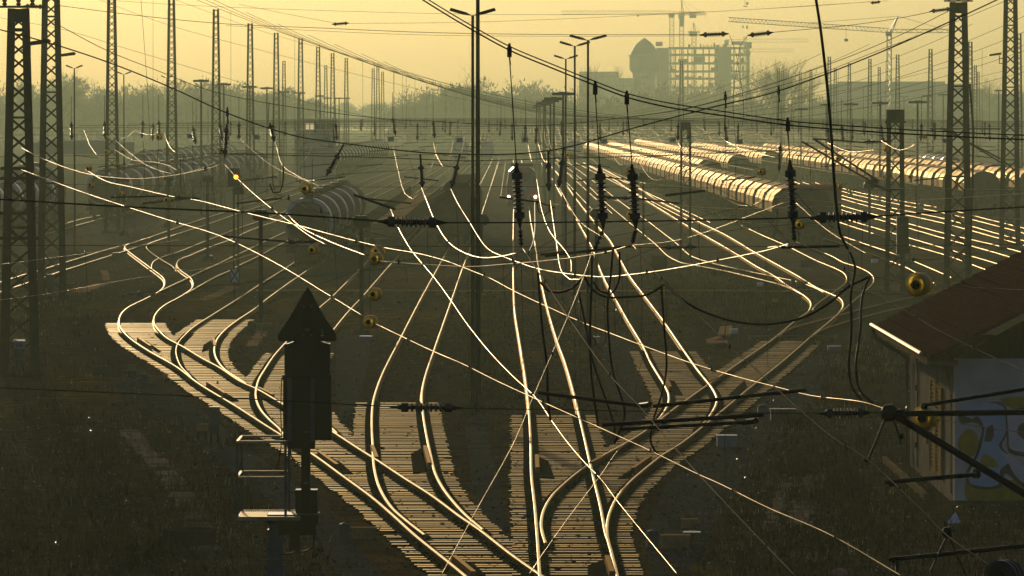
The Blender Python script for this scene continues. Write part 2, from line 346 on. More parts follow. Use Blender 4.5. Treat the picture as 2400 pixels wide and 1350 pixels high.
R['T12R']=[(1901,790),(1923,774),(1961,760),(1998,749),(2073,729),(2108,721),(2300,685)]
R['T13L']=[(1880,690),(1838,670),(1775,653),(1700,635),(1620,620),(1593,614),(1563,598),(1543,578),(1516,555),(1486,530),(1440,492),(1415,470),(1363,420)]
R['T13R']=[(1930,684),(1908,673),(1870,660),(1825,650),(1749,634),(1666,615),(1618,598),(1586,570),(1551,543),(1521,520),(1475,488),(1415,443),(1385,420)]
R['T8L']=[(1538,986),(1545,980),(1558,963),(1567,945),(1568,925),(1561,908),(1526,850),(1506,808),(1471,750),(1443,700),(1425,670),(1413,645),(1402,618),(1390,583),(1375,555),(1348,508),(1323,470),(1295,420)]
R['T8R']=[(1640,998),(1655,985),(1668,968),(1678,950),(1681,935),(1673,915),(1661,898),(1638,870),(1601,818),(1556,753),(1516,700),(1475,645),(1450,600),(1430,563),(1410,540),(1380,503),(1345,458),(1322,425)]
# right-hand fan of curving tracks
R['F1a']=[(1860,515),(1973,553),(2035,574),(2077,588),(2151,616),(2230,650)]; R['F1b']=[(1870,540),(1988,576),(2077,608),(2131,630),(2152,642),(2190,664)]
R['F2a']=[(1850,470),(1994,517),(2079,542),(2215,582),(2345,620),(2420,645)]; R['F2b']=[(1850,480),(1971,522),(2079,557),(2133,574),(2215,597),(2320,635),(2420,670)]
R['F3a']=[(1850,440),(1981,484),(2079,510),(2215,547),(2340,576),(2420,598)]; R['F3b']=[(1850,450),(1977,493),(2079,520),(2156,542),(2215,559),(2340,594),(2420,618)]
R['F4a']=[(1840,412),(1977,459),(2080,485),(2215,513),(2340,548),(2420,569)]; R['F4b']=[(1840,418),(1977,467),(2080,494),(2215,524),(2340,558),(2420,580)]
R['F5a']=[(1880,411),(1976,442),(2080,465),(2217,490),(2340,520),(2420,540)]; R['F5b']=[(1880,417),(1976,449),(2080,473),(2217,500),(2340,530),(2420,552)]
for k in ('F1a','F1b','F2a','F2b','F3a','F3b','F4a','F4b','F5a','F5b'): pass
RZ=.0
PROF=[(-.07,0),(.07,0),(.07,.02),(.016,.04),(.016,.115),(.034,.125),(.034,.158),(.022,.17),(-.022,.17),(-.034,.158),(-.034,.125),(-.016,.115),(-.016,.04),(-.07,.02)]
PMI=[1,1,1,1,1,0,0,0,0,0,1,1,1,1]
SMALL=[(-.03,0),(.03,0),(.022,.12),(.022,.158),(.014,.17),(-.014,.17),(-.022,.158),(-.022,.12)]
SMI=[1,1,0,0,0,0,0,1]
zoff=[0.0]
def rail_path(key,ext=None):
    P=[Vector((x,y)) for x,y in R[key]]
    Q=crom(P,5.); G=[gp(p.x,p.y,.17) for p in Q]
    # relax the depth wobble of the tracing
    for it in range(1):
        G2=G[:]
        for i in range(1,len(G)-1): G2[i]=G[i]*.5+(G[i-1]+G[i+1])*.25
        G=G2
    if ext:                                   # carry the track on up the yard
        D1,slope=ext; e=G[-1]; n=12
        for i in range(1,n+1):
            D=e.y+(D1-e.y)*i/n; G.append(Vector((e.x+slope*(D-e.y),D,.17)))
    zoff[0]=(zoff[0]+.0017)%.012
    return [Vector((g.x,g.y,zoff[0])) for g in G]
def track(label,keys,exts=None,name='railway_track',cat='railway track',group=None):
    t=None
    for i,k in enumerate(keys):
        P=rail_path(k,(exts or {}).get(k))
        if t is None: t=thing(name,label,cat,tuple(P[len(P)//2]),group)
        b=MB(); near=min(p.y for p in P)<175
        b.sweep(P,PROF if near else SMALL,PMI if near else SMI)
        b.build('rail',[M['dullrail' if keys[0][0] in 'FG' or keys[0]=='T12L' else 'rail'],M['railside' if near else 'railrust']],t)
    return t
XT=lambda keys,D,s: {k:(D,s) for k in keys}
track_left=track('S-curved ladder track on wooden sleepers running from the bottom centre to the left masts',['LL','LR','SR'],XT(['LR'],900,.007),'railway_turnout','railway points')
track_right=track('curved ladder track on wooden sleepers running from the bottom centre towards the red-roofed hut',['RL','RR'],XT(['RL','RR'],980,-.003),'railway_turnout','railway points')
track('track passing behind the leftmost lattice masts',['T1L','T1R'],XT(['T1L','T1R'],900,.008))
track('thin yard track just right of the track behind the left masts',['T2L'],XT(['T2L'],900,.008))
track('straight track left of the near tank wagon, branching beyond the S-curve',['T3L','T3R'],XT(['T3L','T3R'],900,.007))
track('track on which the near grey tank wagon stands',['T4L','T4R'],XT(['T4L','T4R'],1000,.003))
track('track passing behind the triangular signal board',['T5L','T5R'],XT(['T5L','T5R'],1000,.003))
track('track bending left under the dark hopper wagon in the middle',['T6L','T6R'],XT(['T6L','T6R'],1040,.0005))
track('nearly straight track leading to the red locomotive',['T7L','T7R'],XT(['T7L','T7R'],1040,0))
track('track hooking into the right ladder below its pale sleeper patch',['T8L','T8R'],XT(['T8L','T8R'],1040,-.001))
track('track sweeping right from the double lamps and crossing the brown grass',['T13L','T13R'],XT(['T13L','T13R'],1040,-.002))
track('track under the nearest train of brown hopper wagons, hooking left at its near end',['T11L','T11R'],XT(['T11L','T11R'],1000,-.0085))
track('short track running right from the ladder behind the red-roofed hut',['T12L','T12R'])
fl=['nearest of the curving tracks behind the short lattice mast','second nearest of the curving tracks behind the short lattice mast','middle one of the curving tracks behind the short lattice mast','second farthest of the curving tracks beside the red van','farthest of the curving tracks beside the red van']
for i in range(5): track(fl[i],['F%da'%(i+1),'F%db'%(i+1)],None,group='tracks curving away on the right')
# tracks further left that only show as glints
R['G1a']=[(90,545),(180,516),(233,504),(330,478)]; R['G1b']=[(95,552),(190,525),(240,512),(340,486)]
track('far left track beside the ribbed tank wagons',['G1a','G1b'],XT(['G1a','G1b'],900,.008))
yard=[('straight yard track between the near tank wagon and the stake wagons',-10.6,460,.0035),('straight yard track right of the stake wagons',-6.8,470,.003),
      ('far yard track just left of the red locomotive',-2.0,560,.0),('far yard track right of the centre lamp row',8.6,470,-.002),('far yard track beside the nearest hopper train',16.2,430,-.006)]
for lab,x0,D0,s in yard:
    t=thing('railway_track',lab,'railway track',(x0,D0,0))
    for dx in (-.75,.75):
        b=MB(); b.sweep([Vector((x0+dx+s*k*50,D0+50*k,.003)) for k in range(12)],SMALL,SMI); b.build('rail',[M['dullrail'],M['railrust']],t)

# ---------------------------------------------------------------- sleepers of the two ladders
def lat(key):
    P=[gp(p.x,p.y,.17) for p in crom([Vector(p) for p in R[key]],4.)]
    return P
LT={k:lat(k) for k in ('LL','LR','T4L','T4R','T5L','T5R','T6L','T6R','T7L','T7R','RL','RR','T8L','T8R')}
def at(key,D):
    P=LT[key]
    for i in range(len(P)-1):
        a,c=P[i].y,P[i+1].y
        if (a-D)*(c-D)<=0 and a!=c: return P[i].x+(P[i+1].x-P[i].x)*(D-a)/(c-a)
    return None
def Dy(y): return gp(1200,y,.02).y
FIELDS={'l':[('LL','LR',757,1352),('T4L','T4R',750,896),('T5L','T5R',826,1016),('T6L','T6R',942,1250)],
        'r':[('T7L','T7R',973,1300),('RL','RR',800,1352),('T8L','T8R',823,984)]}
def sleepers(side,root):
    rows=[]; D=gp(1200,1352,0).y-1
    while D<235:
        iv=[]
        for a,c,y0,y1 in FIELDS[side]:
            if not (Dy(y1)<=D<=Dy(y0)): continue
            xa,xc=at(a,D),at(c,D)
            if xa is None and xc is None: continue
            if xa is None: xa=xc-1.5
            if xc is None: xc=xa+1.5
            if xc-xa<.4: continue
            j=random.uniform(-.05,.05)
            iv.append([xa-.56+j,xc+.56+j])
        if side=='r' and D<Dy(1268):
            xr=at('RR',D); xl=at('T7L',D)
            if xr is not None: iv.append([(xl if xl is not None else xr-1.5)-.56,xr+.56])
        iv.sort(); mg=[]
        for v in iv:
            if mg and v[0]<=mg[-1][1]+.02: mg[-1][1]=max(mg[-1][1],v[1])
            else: mg.append(v)
        for v in mg: rows.append((D+random.uniform(-.02,.02),v[0],v[1]))
        D+=.6
    rest=MB()
    for i,(D,a,c) in enumerate(rows):
        b=MB() if i<100 else rest
        z1=.03+random.uniform(-.012,.012); rz=random.uniform(-.004,.004)
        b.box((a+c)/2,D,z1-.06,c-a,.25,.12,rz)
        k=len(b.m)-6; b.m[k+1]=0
        for q in (0,2,3,4,5): b.m[k+q]=1  # sleeper sides coloured dark as the shade in the gaps
        if i<100: b.build('sleeper',[M['sleeper'],M['grease_shade']],root)
    stuff(rest.build('sleeper',[M['sleeper'],M['grease_shade']],root))
    # chairs and clips under the rails, plates widened dark as rail shadow and grease
    b=MB()
    for D,a,c in rows:
        if D>215: continue
        for k in ({'l':('LL','LR','T4L','T4R','T5L','T5R','T6L','T6R'),'r':('T7L','T7R','RL','RR','T8L','T8R')}[side]):
            x=at(k,D)
            if x is not None and a<x<c:
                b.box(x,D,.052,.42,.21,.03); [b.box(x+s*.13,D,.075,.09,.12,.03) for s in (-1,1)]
    stuff(b.build('rail_fastening',M['grease_shade'],root))
sleepers('l',track_left); sleepers('r',track_right)
# check rails and the blackened boards beside them
def board(root,quad,strip):
    if quad:
        P=[gp(x,y,.055) for x,y in quad]; b=MB(); b.prism(P,(0,0,-.03)); b.build('tarred_board',M['hut_wood'],root)
    if strip:
        p=gp(*strip[0],.12); q=gp(*strip[1],.12); b=MB()
        b.sweep([Vector((p.x,p.y,.02)),Vector((q.x,q.y,.02))],[(-.06,0),(.06,0),(.05,.19),(-.05,.19)]); b.build('check_rail',M['railside'],root)
Lb=[([(963,1063),(993,1048),(1010,1100),(968,1108)],((996,1051),(1006,1092))),([(1075,1313),(1110,1320),(1140,1349),(1100,1349)],((1064,1311),(1110,1349))),
    ([(758,1063),(800,1085),(828,1110),(790,1105)],((748,1065),(790,1095))),([(328,797),(345,800),(378,824),(370,826)],((324,796),(353,815))),
    ([(493,900),(525,918),(560,939),(541,939)],((487,901),(528,927))),([(473,825),(477,808),(495,797),(497,815)],((500,797),(504,814)))]
Rb=[([(1264,1071),(1285,1080),(1299,1120),(1262,1117)],((1258,1072),(1260,1103))),([(1447,1121),(1522,1073),(1473,1119)],((1523,1076),(1483,1104))),
    ([(1563,888),(1581,893),(1600,925),(1573,923)],((1559,887),(1572,912))),([(1708,925),(1745,891),(1750,905),(1733,925)],None),
    ([(1378,1325),(1420,1309),(1428,1349),(1377,1349)],((1423,1311),(1434,1349)))]
for q,s in Lb: board(track_left,q,s)
for q,s in Rb: board(track_right,q,s)
for a,c in (((606,913),(640,930)),((883,1078),(872,1050)),((1385,1090),(1413,1075)),((1661,898),(1680,888))):
    board(track_left if a[0]<1200 else track_right,None,(a,c))
# ---------------------------------------------------------------- lattice masts
def mast_mesh(h,wb,wt,leg,cell):
    legs=[]
    def cor(z,sx,sy):
        k=wb+(wt-wb)*z/h; return Vector((sx*k/2,sy*k/2*.75,z))
    for sx in (-1,1):
        for sy in (-1,1):
            b=MB(); b.beam(cor(-.3,sx,sy),cor(h,sx,sy),leg,leg*.45); legs.append(b)
    l=MB(); z=.4; i=0; lw=leg*.34
    while z<h-cell*.6:
        kk=cell*(wb+(wt-wb)*z/h)/wb; kk=max(kk,cell*.45)
        for sy in (-1,1):
            l.beam(cor(z,-1,sy)+Vector((0,sy*.02,0)),cor(z+kk,1,sy)+Vector((0,sy*.02,0)),lw,lw*.5); l.beam(cor(z,1,sy)+Vector((0,sy*.05,0)),cor(z+kk,-1,sy)+Vector((0,sy*.05,0)),lw,lw*.5)
        for sx in (-1,1):
            l.beam(cor(z,sx,-1),cor(z+kk,sx,1),lw,lw*.5); l.beam(cor(z+kk,sx,-1),cor(z,sx,1),lw,lw*.5)
        z+=kk; i+=1
        if i%6==0:
            for sy in (-1,1): l.beam(cor(z,-1,sy),cor(z,1,sy),lw*1.5,lw)
            z+=lw
    for zz in (h-.12,h-.75):
        if zz>0:
            for sy in (-1,1): l.beam(cor(zz,-1,sy),cor(zz,1,sy),leg*.8,lw)
            for sx in (-1,1): l.beam(cor(zz,sx,-1),cor(zz,sx,1),leg*.8,lw)
    f=MB(); f.bx(-wb*.75,wb*.75,-wb*.6,wb*.6,-.4,.14)
    return legs,l,f
def make_mast(label,x,D,h,wb=1.1,wt=.5,leg=.2,cell=.95,group=None,top=None,m='steel'):
    t=thing('lattice_mast',label,'lattice mast',(x,D,0),group)
    legs,l,f=mast_mesh(h,wb,wt,leg,cell)
    for g in legs: g.build('leg',M[m],t,world=False)
    l.build('lacing',M[m],t,world=False); f.build('foundation',M['concdark'],t,world=False)
    if top:
        for b,n in top(h,wt): b.build(n,M[m],t,world=False)
    return t
def X(x,D): return (x-1200)*D/F
def ZT(y,D): return H-(y-HY)*D/F
def cross_top(h,wt):
    b=MB(); b.bx(-.75,.75,-.12,.12,h+.02,h+.1); b.bx(-.35,.35,-.3,.3,h-.5,h-.02)
    a=MB()
    for x in (-.5,0,.5): a.lathe((x,0,h+.1),(0,0,1),[(0,.05),(.05,.1),(.12,.05),(.17,.1),(.24,.05),(.29,.1),(.4,.04)],8)
    a.tube([(-.5,0,h+.5),(-.2,0,h+.75),(0,0,h+.5),(.25,0,h+.8),(.5,0,h+.5)],.03,5)
    return [(b,'crossarm'),(a,'insulator')]
m1=make_mast('thick dark lattice mast with the 548 plate, nearest on the left edge',X(45,181),181,13.2,1.12,.5,.24,.92,top=cross_top)
m2=make_mast('tall dark lattice mast just right of the nearest left one, reaching out of frame',X(121,257),257,18,1.15,.52,.26,1.)
b=MB()
for z,w in ((7.05,1.5),(7.4,1.2),(5.8,1.3),(4.9,1.5)): b.bx(-w/2,w/2,-.62,-.48,z,z+.12)
b.build('bracket',M['steel'],m1,world=False)
# number plate on the first mast
def plate_text(txt,size,m,loc,parent=None,name='number',rot=(math.pi/2,0,0),label=None):
    cu=bpy.data.curves.new(name,'FONT'); cu.body=txt; cu.size=size; cu.align_x='CENTER'; cu.align_y='CENTER'; cu.extrude=.004
    ob=bpy.data.objects.new('tmp',cu); C.objects.link(ob); bpy.context.view_layer.update()
    me=bpy.data.meshes.new_from_object(ob.evaluated_get(bpy.context.evaluated_depsgraph_get())); bpy.data.objects.remove(ob); bpy.data.curves.remove(cu)
    me.materials.clear(); me.materials.append(m)
    o=bpy.data.objects.new(name,me); C.objects.link(o); o.rotation_euler=rot
    if parent is not None: o.parent=parent; L=Vector(loc)-Vector(ORG[parent.name]); o.location=L
    else: o.location=loc
    return o
def small_plate(mast,px,py,w,h,txt,D):
    c=pt(px,py,D-.75); b=MB(); b.box(c.x,c.y,c.z,w,.04,h); b.build('plate',M['signgrey'],mast)
    if txt: plate_text(txt,h*.55,M['black'],(c.x,c.y-.03,c.z-.02),mast)
c=pt(45,820,180.2); b=MB(); b.box(c.x,c.y,c.z,.42,.12,.75); b.build('switch_box',M['steelgrey'],m1)
small_plate(m1,45,808,.42,.3,'548',180.4)
b=MB()
for dx in (-.09,0,.09): b.tube([(c.x+dx,c.y,c.z-.35),(c.x+dx,c.y,.02)],.025,5)
b.build('conduit',M['steelgrey'],m1)
c=pt(118,660,256); b=MB(); b.box(c.x,c.y,c.z,.42,.15,.75); b.build('switch_box',M['steelgrey'],m2)
lm=[(263,400,20.,'lattice mast behind the tank wagon end, third tall one from the left edge'),(403,465,20.,'lattice mast behind the plate with 19, fourth tall one from the left edge')]
def lattice(px,D,h,label,group=None,top=None): return make_mast(label,X(px,D),D,h,1.02,.42,.21,1.0,group,top)
lattice(*[lm[0][0],400,20.5,lm[0][3]]); lattice(*[lm[1][0],465,20.3,lm[1][3]])
far=[(507,22),(587,55),(648,77),(705,90),(746,110),(780,125),(812,136),(666,143),(764,153),(875,160),(886,155),(897,168),(942,222),(951,226),(960,230)]
proto=None
def farmast(px,ty,label,D=None,h=20.):
    global proto
    D=D or F*(h-H)/(HY-ty)
    if proto is None:
        proto=make_mast(label,X(px,D),D,20.,1.0,.42,.2,1.25,'tall lattice masts fading into the haze',m='steel'); return proto
    return tree_copy(proto,(X(px,D),D,0),0,label)
names=['behind the yellow-disc insulator','beside the plate with 20','left of the signal cabin','with the small crossarm left of the signal cabin','over the roof of the signal cabin','rising from the right part of the signal cabin','just right of the signal cabin',
 'thin, close right of the mast left of the cabin','thin, between two masts above the cabin','leftmost of the far cluster of three','middle and tallest of the far cluster of three','rightmost of the far cluster of three','tiny, leftmost of three at the end of the left row','tiny, middle of three at the end of the left row','tiny, rightmost of three at the end of the left row']
for (px,ty),n in zip(far,names): farmast(px,ty,'hazy left-row mast, '+n, F*16/ (HY-ty)*.62 if ty>200 else None)
# right-hand masts
mr=make_mast('thick dark lattice mast rising behind the hut roof, with insulators on top',X(2245,265),265,15.3,1.2,.62,.27,1.05,top=cross_top)
b=MB(); b.tube([(.55,-.6,11),(.75,-.6,8.5),(.7,-.6,5),(.55,-.6,1)],.06,5); b.build('cable',M['cable'],mr,world=False)
make_mast('thick lattice mast at the right edge reaching out of frame',X(2367,350),350,19,1.15,.6,.26,1.05)
ms=make_mast('short squat lattice mast with a cap box standing by the hut',X(2098,263),263,9.2,.84,.66,.2,.9)
b=MB(); b.box(0,0,9.3,.9,.7,.7); b.box(0,0,9.0,1.02,.8,.1); b.build('cap_box',M['steel'],ms,world=False)
b=MB(); b.box(.35,-.5,3.1,.62,.4,1.9); b.build('weight_stack',M['blackiron'],ms,world=False)
ms2=make_mast('short thin lattice mast among the hopper trains with a cap box',X(1607,322),322,8.6,.6,.55,.13,.85)
b=MB(); b.box(0,0,8.65,.62,.5,.5); b.build('cap_box',M['steel'],ms2,world=False)
rf=[(2273,98),(2180,115),(2103,128),(2038,138),(1990,148),(1943,133),(1900,163),(1875,168),(2285,153),(2292,168),(2387,78),(2060,157),(1957,160),(1824,160),(1834,166),(1597,206)]
rn=['half hidden behind the thick right mast','left of the thick right mast','above the short squat mast','right of the slewing crane','left of the slewing crane','above the left end of the long hall','left of the long hall','beside the bare trees','thin, right of the thick right mast','thinnest, right of the thick right mast','behind the mast at the right edge','thin, against the crane mast','thin, over the hall roof','in front of the bare trees, darker','in front of the bare trees, fainter','in front of the building shell']
for (px,ty),n in zip(rf,rn): farmast(px,ty,'hazy right-field mast, '+n, 1000 if px==1597 else None)

# ---------------------------------------------------------------- lamp posts
def vlamp(label,px,ty,D,w=1.45,group='double-armed yard lamps'):
    h=ZT(ty,D)
    t=thing('yard_lamp',label,'lamp post',(X(px,D),D,0),group)
    b=MB(); b.tube([(0,0,-.2),(0,0,h*.55),(0,0,h*.56),(0,0,h)],[.062,.062,.045,.045],8); b.build('pole',M['steel'],t,world=False)
    b=MB(); b.lathe((0,0,-.05),(0,0,1),[(0,.4),(.3,.3),(.45,.1)],4); b.build('base',M['concdark'],t,world=False)
    for s in (-1,1):
        b=MB(); b.prism([(s*.02,-.12,h-.02),(s*w*.22,-.14,h+.02),(s*w*.5,-.14,h+.14),(s*w*.47,-.14,h+.23),(s*.2,-.14,h+.09)],(0,.28,0)); b.build('lamp_head',M['blackiron'],t,world=False)
    return t
vlamp('double-armed lamp post nearest the camera, beside a thicker pole',1108,36,157)
vlamp('double-armed lamp post, tallest of the three right of the middle',1378,94,206,1.55)
vlamp('double-armed lamp post second of the three right of the middle',1347,108,227,1.4)
vlamp('double-armed lamp post third of the three right of the middle',1326,138,278,1.35)
vlamp('slim double-armed lamp post right of the second left mast',175,160,333,1.1); vlamp('slim double-armed lamp post right of the third left mast',291,174,390,1.1)
vlamp('slim double-armed lamp post in front of the fourth left mast',392,183,420,.95)
for px,ty,D,n in ((460,232,800,'small, under the far masts left of centre'),(488,240,900,'smallest left of centre'),(1860,258,900,'tiny, below the bare trees'),(2118,228,800,'tiny, left of the long hall end')):
    vlamp('faint double-armed lamp post, '+n,px,ty,D,1.2)
t=thing('pole','thick dark pole on a pyramid footing beside the nearest double-armed lamp','pole',(X(1120,154),154,0))
b=MB(); b.tube([(0,0,0),(0,0,14.)],[.085,.055],8); b.build('shaft',M['steel'],t,world=False)
b=MB(); b.lathe((0,0,-.05),(0,0,1),[(0,.4),(.02,.4),(.3,.09),(.34,.09)],4); b.build('footing',M['conc'],t,world=False)
def tlamp(label,px,ty,wpx,D,group='flat-headed yard lamps'):
    h=ZT(ty,D); w=wpx*D/F
    t=thing('yard_lamp',label,'lamp post',(X(px,D),D,0),group)
    b=MB(); b.tube([(0,0,-.2),(0,0,h)],[.13,.08],6); b.build('pole',M['steelgrey'],t,world=False)
    b=MB(); b.bx(-w/2,w/2,-.3,.3,h-.05,h+w*.1); b.bx(-.25,.25,-.35,.35,h+w*.1,h+w*.13); b.build('lamp_head',M['steelgrey'],t,world=False)
    return t
for i,(px,ty,wp,D) in enumerate([(1320,222,52,360),(1298,233,46,420),(1290,238,40,470),(1278,242,36,530),(1274,245,34,590),(1266,248,30,660),(1262,250,26,740),(1257,253,22,820)]):
    tlamp('flat-headed lamp post, %s from the front in the centre row'%nth(i+1),px,ty,wp,D)
for i,(px,ty,wp,D) in enumerate([(472,191,37,470),(525,199,34,520),(586,205,32,560),(626,208,30,600),(665,217,26,700),(703,219,26,680),(750,226,24,740),(768,231,20,800),(795,231,18,760),(812,231,18,820)]):
    tlamp('flat-headed lamp post, %s from the left in the left field'%nth(i+1),px,ty,wp,D)
for i,(px,ty,wp,D) in enumerate([(1832,256,28,700),(1877,257,31,640),(1936,247,30,600),(1993,246,35,560),(2062,243,38,520),(2150,241,43,470),(2173,226,25,760),(2210,223,24,740),(2258,241,40,500),(2340,213,20,600)]):
    tlamp('flat-headed lamp post, %s from the left in the right field'%nth(i+1),px,ty,wp,D)
def masthead(label,px,py,D,s=1):
    p=pt(px,py,D); t=thing('floodlight',label,'floodlight',tuple(p))
    b=MB(); b.prism([(-.45,-.15,-.06),(.38,-.15,.04),(.45,-.15,.12),(.36,-.15,.2),(-.4,-.15,.08)],(0,.3,0)); b.build('lamp_head',M['blackiron'],t,world=False)
    b=MB(); b.beam((-.3*s,0,0),(-.3*s,0,-.55),.05); b.beam((-.3*s,0,-.55),(-.62*s,0,-.55),.05); b.beam((-.3*s,0,-.2),(-.62*s,0,-.2),.05); b.build('bracket',M['steel'],t,world=False)
masthead('dark floodlight bracketed to the nearest left mast',90,104,181); masthead('dark floodlight bracketed to the second left mast',157,131,257,1.2)
masthead('dark floodlight bracketed to the mast at the right edge',2332,130,345,-1)

# ---------------------------------------------------------------- wagons
def wheels(t,L,m='hopperlow',r=.46,low=False):
    for s in (-1,1):
        b=MB()
        for x in (-1,1): b.bx(x-.06,x+.06,s*L*.34-1.4,s*L*.34+1.4,.42,.72)
        b.bx(-.94,.94,s*L*.34-.2,s*L*.34+.2,.5,.8)
        bo=b.build('bogie',M[m],t,world=False)
        for k in (-.9,.9):
            b=MB()
            for x in (-.75,.75): b.lathe((x-.06,s*L*.34+k,r),(1,0,0),[(0,r),(.13,r)],12)
            b.tube([(-.75,s*L*.34+k,r),(.75,s*L*.34+k,r)],.07,6); b.build('wheelset',M[m],bo,world=False)
def buffers(t,L,z=1.05):
    for s in (-1,1):
        for x in (-.87,.87):
            b=MB(); b.lathe((x,s*L/2,z),(0,s,0),[(0,.1),(.35,.1),(.36,.24),(.42,.22)],10); b.build('buffer',M['blackiron'],t,world=False)
def hopper_shell(L,lod=False):
    w=1.5
    up=[(-w,2.35),(-w,3.1),(-1.28,3.62),(-.75,4.05),(0,4.25),(.75,4.05),(1.28,3.62),(w,3.1),(w,2.35)]
    b=MB(); n=len(up); y0,y1=-L/2+1.25,L/2-1.25
    for s in range(n-1):
        a,c=up[s],up[s+1]
        b.add([(a[0],y0,a[1]),(a[0],y1,a[1]),(c[0],y1,c[1]),(c[0],y0,c[1])],[(0,1,2,3)],0)
    b.add([(u,y0,z) for u,z in up],[tuple(range(n))],1); b.add([(u,y1,z) for u,z in up],[tuple(range(n-1,-1,-1))],1)
    # sloping hopper bottom
    lo=MB(); q=[(-w+.02,y0+.2,2.36),(w-.02,y0+.2,2.36),(w-.02,y1-.2,2.36),(-w+.02,y1-.2,2.36),(-.95,y0+2.2,1.25),(.95,y0+2.2,1.25),(.95,y1-2.2,1.25),(-.95,y1-2.2,1.25)]
    lo.add(q,[(0,1,5,4),(1,2,6,5),(2,3,7,6),(3,0,4,7),(4,5,6,7)],0)
    # ribs on the shell
    for k in (.5,):
        y=y0+(y1-y0)*k
        for s in range(n-1):
            a,c=up[s],up[s+1]; b.beam((a[0]*1.012,y,a[1]+.01),(c[0]*1.012,y,c[1]+.01),.07,.05)
    fr=MB()
    for x in (-1.15,1.15): fr.bx(x-.1,x+.1,-L/2,L/2,.95,1.22)
    for s in (-1,1):
        fr.bx(-1.3,1.3,s*L/2-.12,s*L/2+.12,.9,1.25)
        for x in (-1.3,-.7,.7,1.3): fr.beam((x,s*(L/2-.15),1.2),(x,s*(L/2-.8),2.4),.09)
    for k in range(9):
        y=-L/2+1+(L-2)*k/8
        for x in (-1.45,1.45): fr.beam((x,y,2.35),(x,y,1.1),.07,.1)
    for x in (-1.47,1.47): fr.bx(x-.03,x+.03,-L/2+.6,L/2-.6,1.9,1.96)
    la=MB()
    for s in (-1,1):
        for x in (-1.35,-.95): la.beam((x,s*(L/2-.55),1.2),(x,s*(L/2-.62),3.6),.05)
        for k in range(6): la.beam((-1.35,s*(L/2-.58),1.4+.36*k),(-.95,s*(L/2-.58),1.4+.36*k),.04)
    return b,lo,fr,la
LH=12.6
def hopper(label,x,y,rz,group):
    t=thing('hopper_wagon',label,'hopper wagon',(x,y,0),group); t.rotation_euler=(0,0,rz)
    b,lo,fr,la=hopper_shell(LH-1.0)
    b.build('body',[M['hopper'],M['hopperend']],t,world=False); lo.build('hopper_chute',M['hopperlow'],t,world=False); fr.build('underframe',M['hopperlow'],t,world=False); la.build('ladder',M['hopperend'],t,world=False)
    wheels(t,LH-1); buffers(t,LH-1.2)
    return t
hp=None; hfar=None
def hopper_row(x0,D0,D1,slope,descr,group):
    global hp,hfar
    n=int((D1-D0)/LH); rz=-math.atan(slope)
    for i in range(n):
        D=D0+LH*(i+.5); x=x0+slope*(D-D0); lab='brown hopper wagon, %s along %s'%(nth(i+1),descr)
        if D<640:
            if hp is None: hp=hopper(lab,x,D,rz,group)
            else:
                c=tree_copy(hp,(x,D,0),rz,lab); c['group']=group
        else:
            if hfar is None:
                b,lo,fr,la=hopper_shell(LH-1.0); o=len(b.v)
                b.add(lo.v,lo.f,1); b.add(fr.v,fr.f,1)
                for s in (-1,1): b.bx(-.85,.85,s*4-1.3,s*4+1.3,.02,.9,1)
                hfar=b.build('hopper_wagon',[M['hopper'],M['hopperlow']]); hfar.location=(x,D,0); hfar.rotation_euler=(0,0,rz); tag(hfar,lab,'hopper wagon',group)
            else:
                c=tree_copy(hfar,(x,D,0),rz,lab); c['group']=group
hopper_row(20.3,362,975,-.0085,'the nearest long train on the right','hopper wagons of the nearest long train')
hopper_row(23.2,590,1000,-.008,'the train just behind the nearest one','hopper wagons of the second train')
hopper_row(29.6,655,1100,-.004,'the train ending right of the thin short mast','hopper wagons of the third train')
hopper_row(37.,716,985,-.003,'the train ending under the plate 27','hopper wagons of the fourth train')
hopper_row(43.2,459,930,-.0055,'the train ending behind the thick right mast','hopper wagons of the fifth train')
hopper_row(50.,480,930,-.007,'the farthest right-hand train','hopper wagons of the sixth train')
# low open wagons in front of the second train
def flat(label,x,y,rz,group,stakes=False,L=12.):
    t=thing('stake_wagon' if stakes else 'low_open_wagon',label,'flat wagon' if stakes else 'open wagon',(x,y,0),group); t.rotation_euler=(0,0,rz)
    b=MB(); b.bx(-1.4,1.4,-L/2,L/2,1.1,1.25); b.build('deck',M['plank'] if stakes else M['hopperend'],t,world=False)
    b=MB()
    for xx in (-1.2,1.2): b.bx(xx-.08,xx+.08,-L/2,L/2,.8,1.1)
    b.bx(-1.3,1.3,-L/2-.1,-L/2+.1,.75,1.2); b.bx(-1.3,1.3,L/2-.1,L/2+.1,.75,1.2); b.build('underframe',M['hopperlow'],t,world=False)
    if stakes:
        for s in (-1,1):
            for k in range(9):
                b=MB(); y0=-L/2+.4+(L-.8)*k/8; b.bx(s*1.36-.05,s*1.36+.05,y0-.06,y0+.06,1.25,2.75); b.build('stake',M['hopperend'],t,world=False)
        b=MB()
        for z in (1.3,1.62,1.94): b.bx(-.95,.75,-L/2+.5,L/2-.5,z,z+.26)
        b.build('timber_load',M['plank'],t,world=False)
    else:
        b=MB()
        for s in (-1,1): b.bx(s*1.38-.04,s*1.38+.04,-L/2,L/2,1.25,1.75)
        b.bx(-1.34,1.34,-L/2-.04,-L/2+.04,1.25,1.75); b.build('side_board',M['hopperend'],t,world=False)
    wheels(t,L); buffers(t,L)
    return t
fp=flat('dark low open wagon, first behind the nearest hopper train',24.6,420,.008,'low open wagons behind the nearest hopper train')
for i in range(1,12):
    D=420+13.4*i; tree_copy(fp,(24.6-.008*(D-420),D,0),.008,'dark low open wagon, %s behind the nearest hopper train'%nth(i+1))
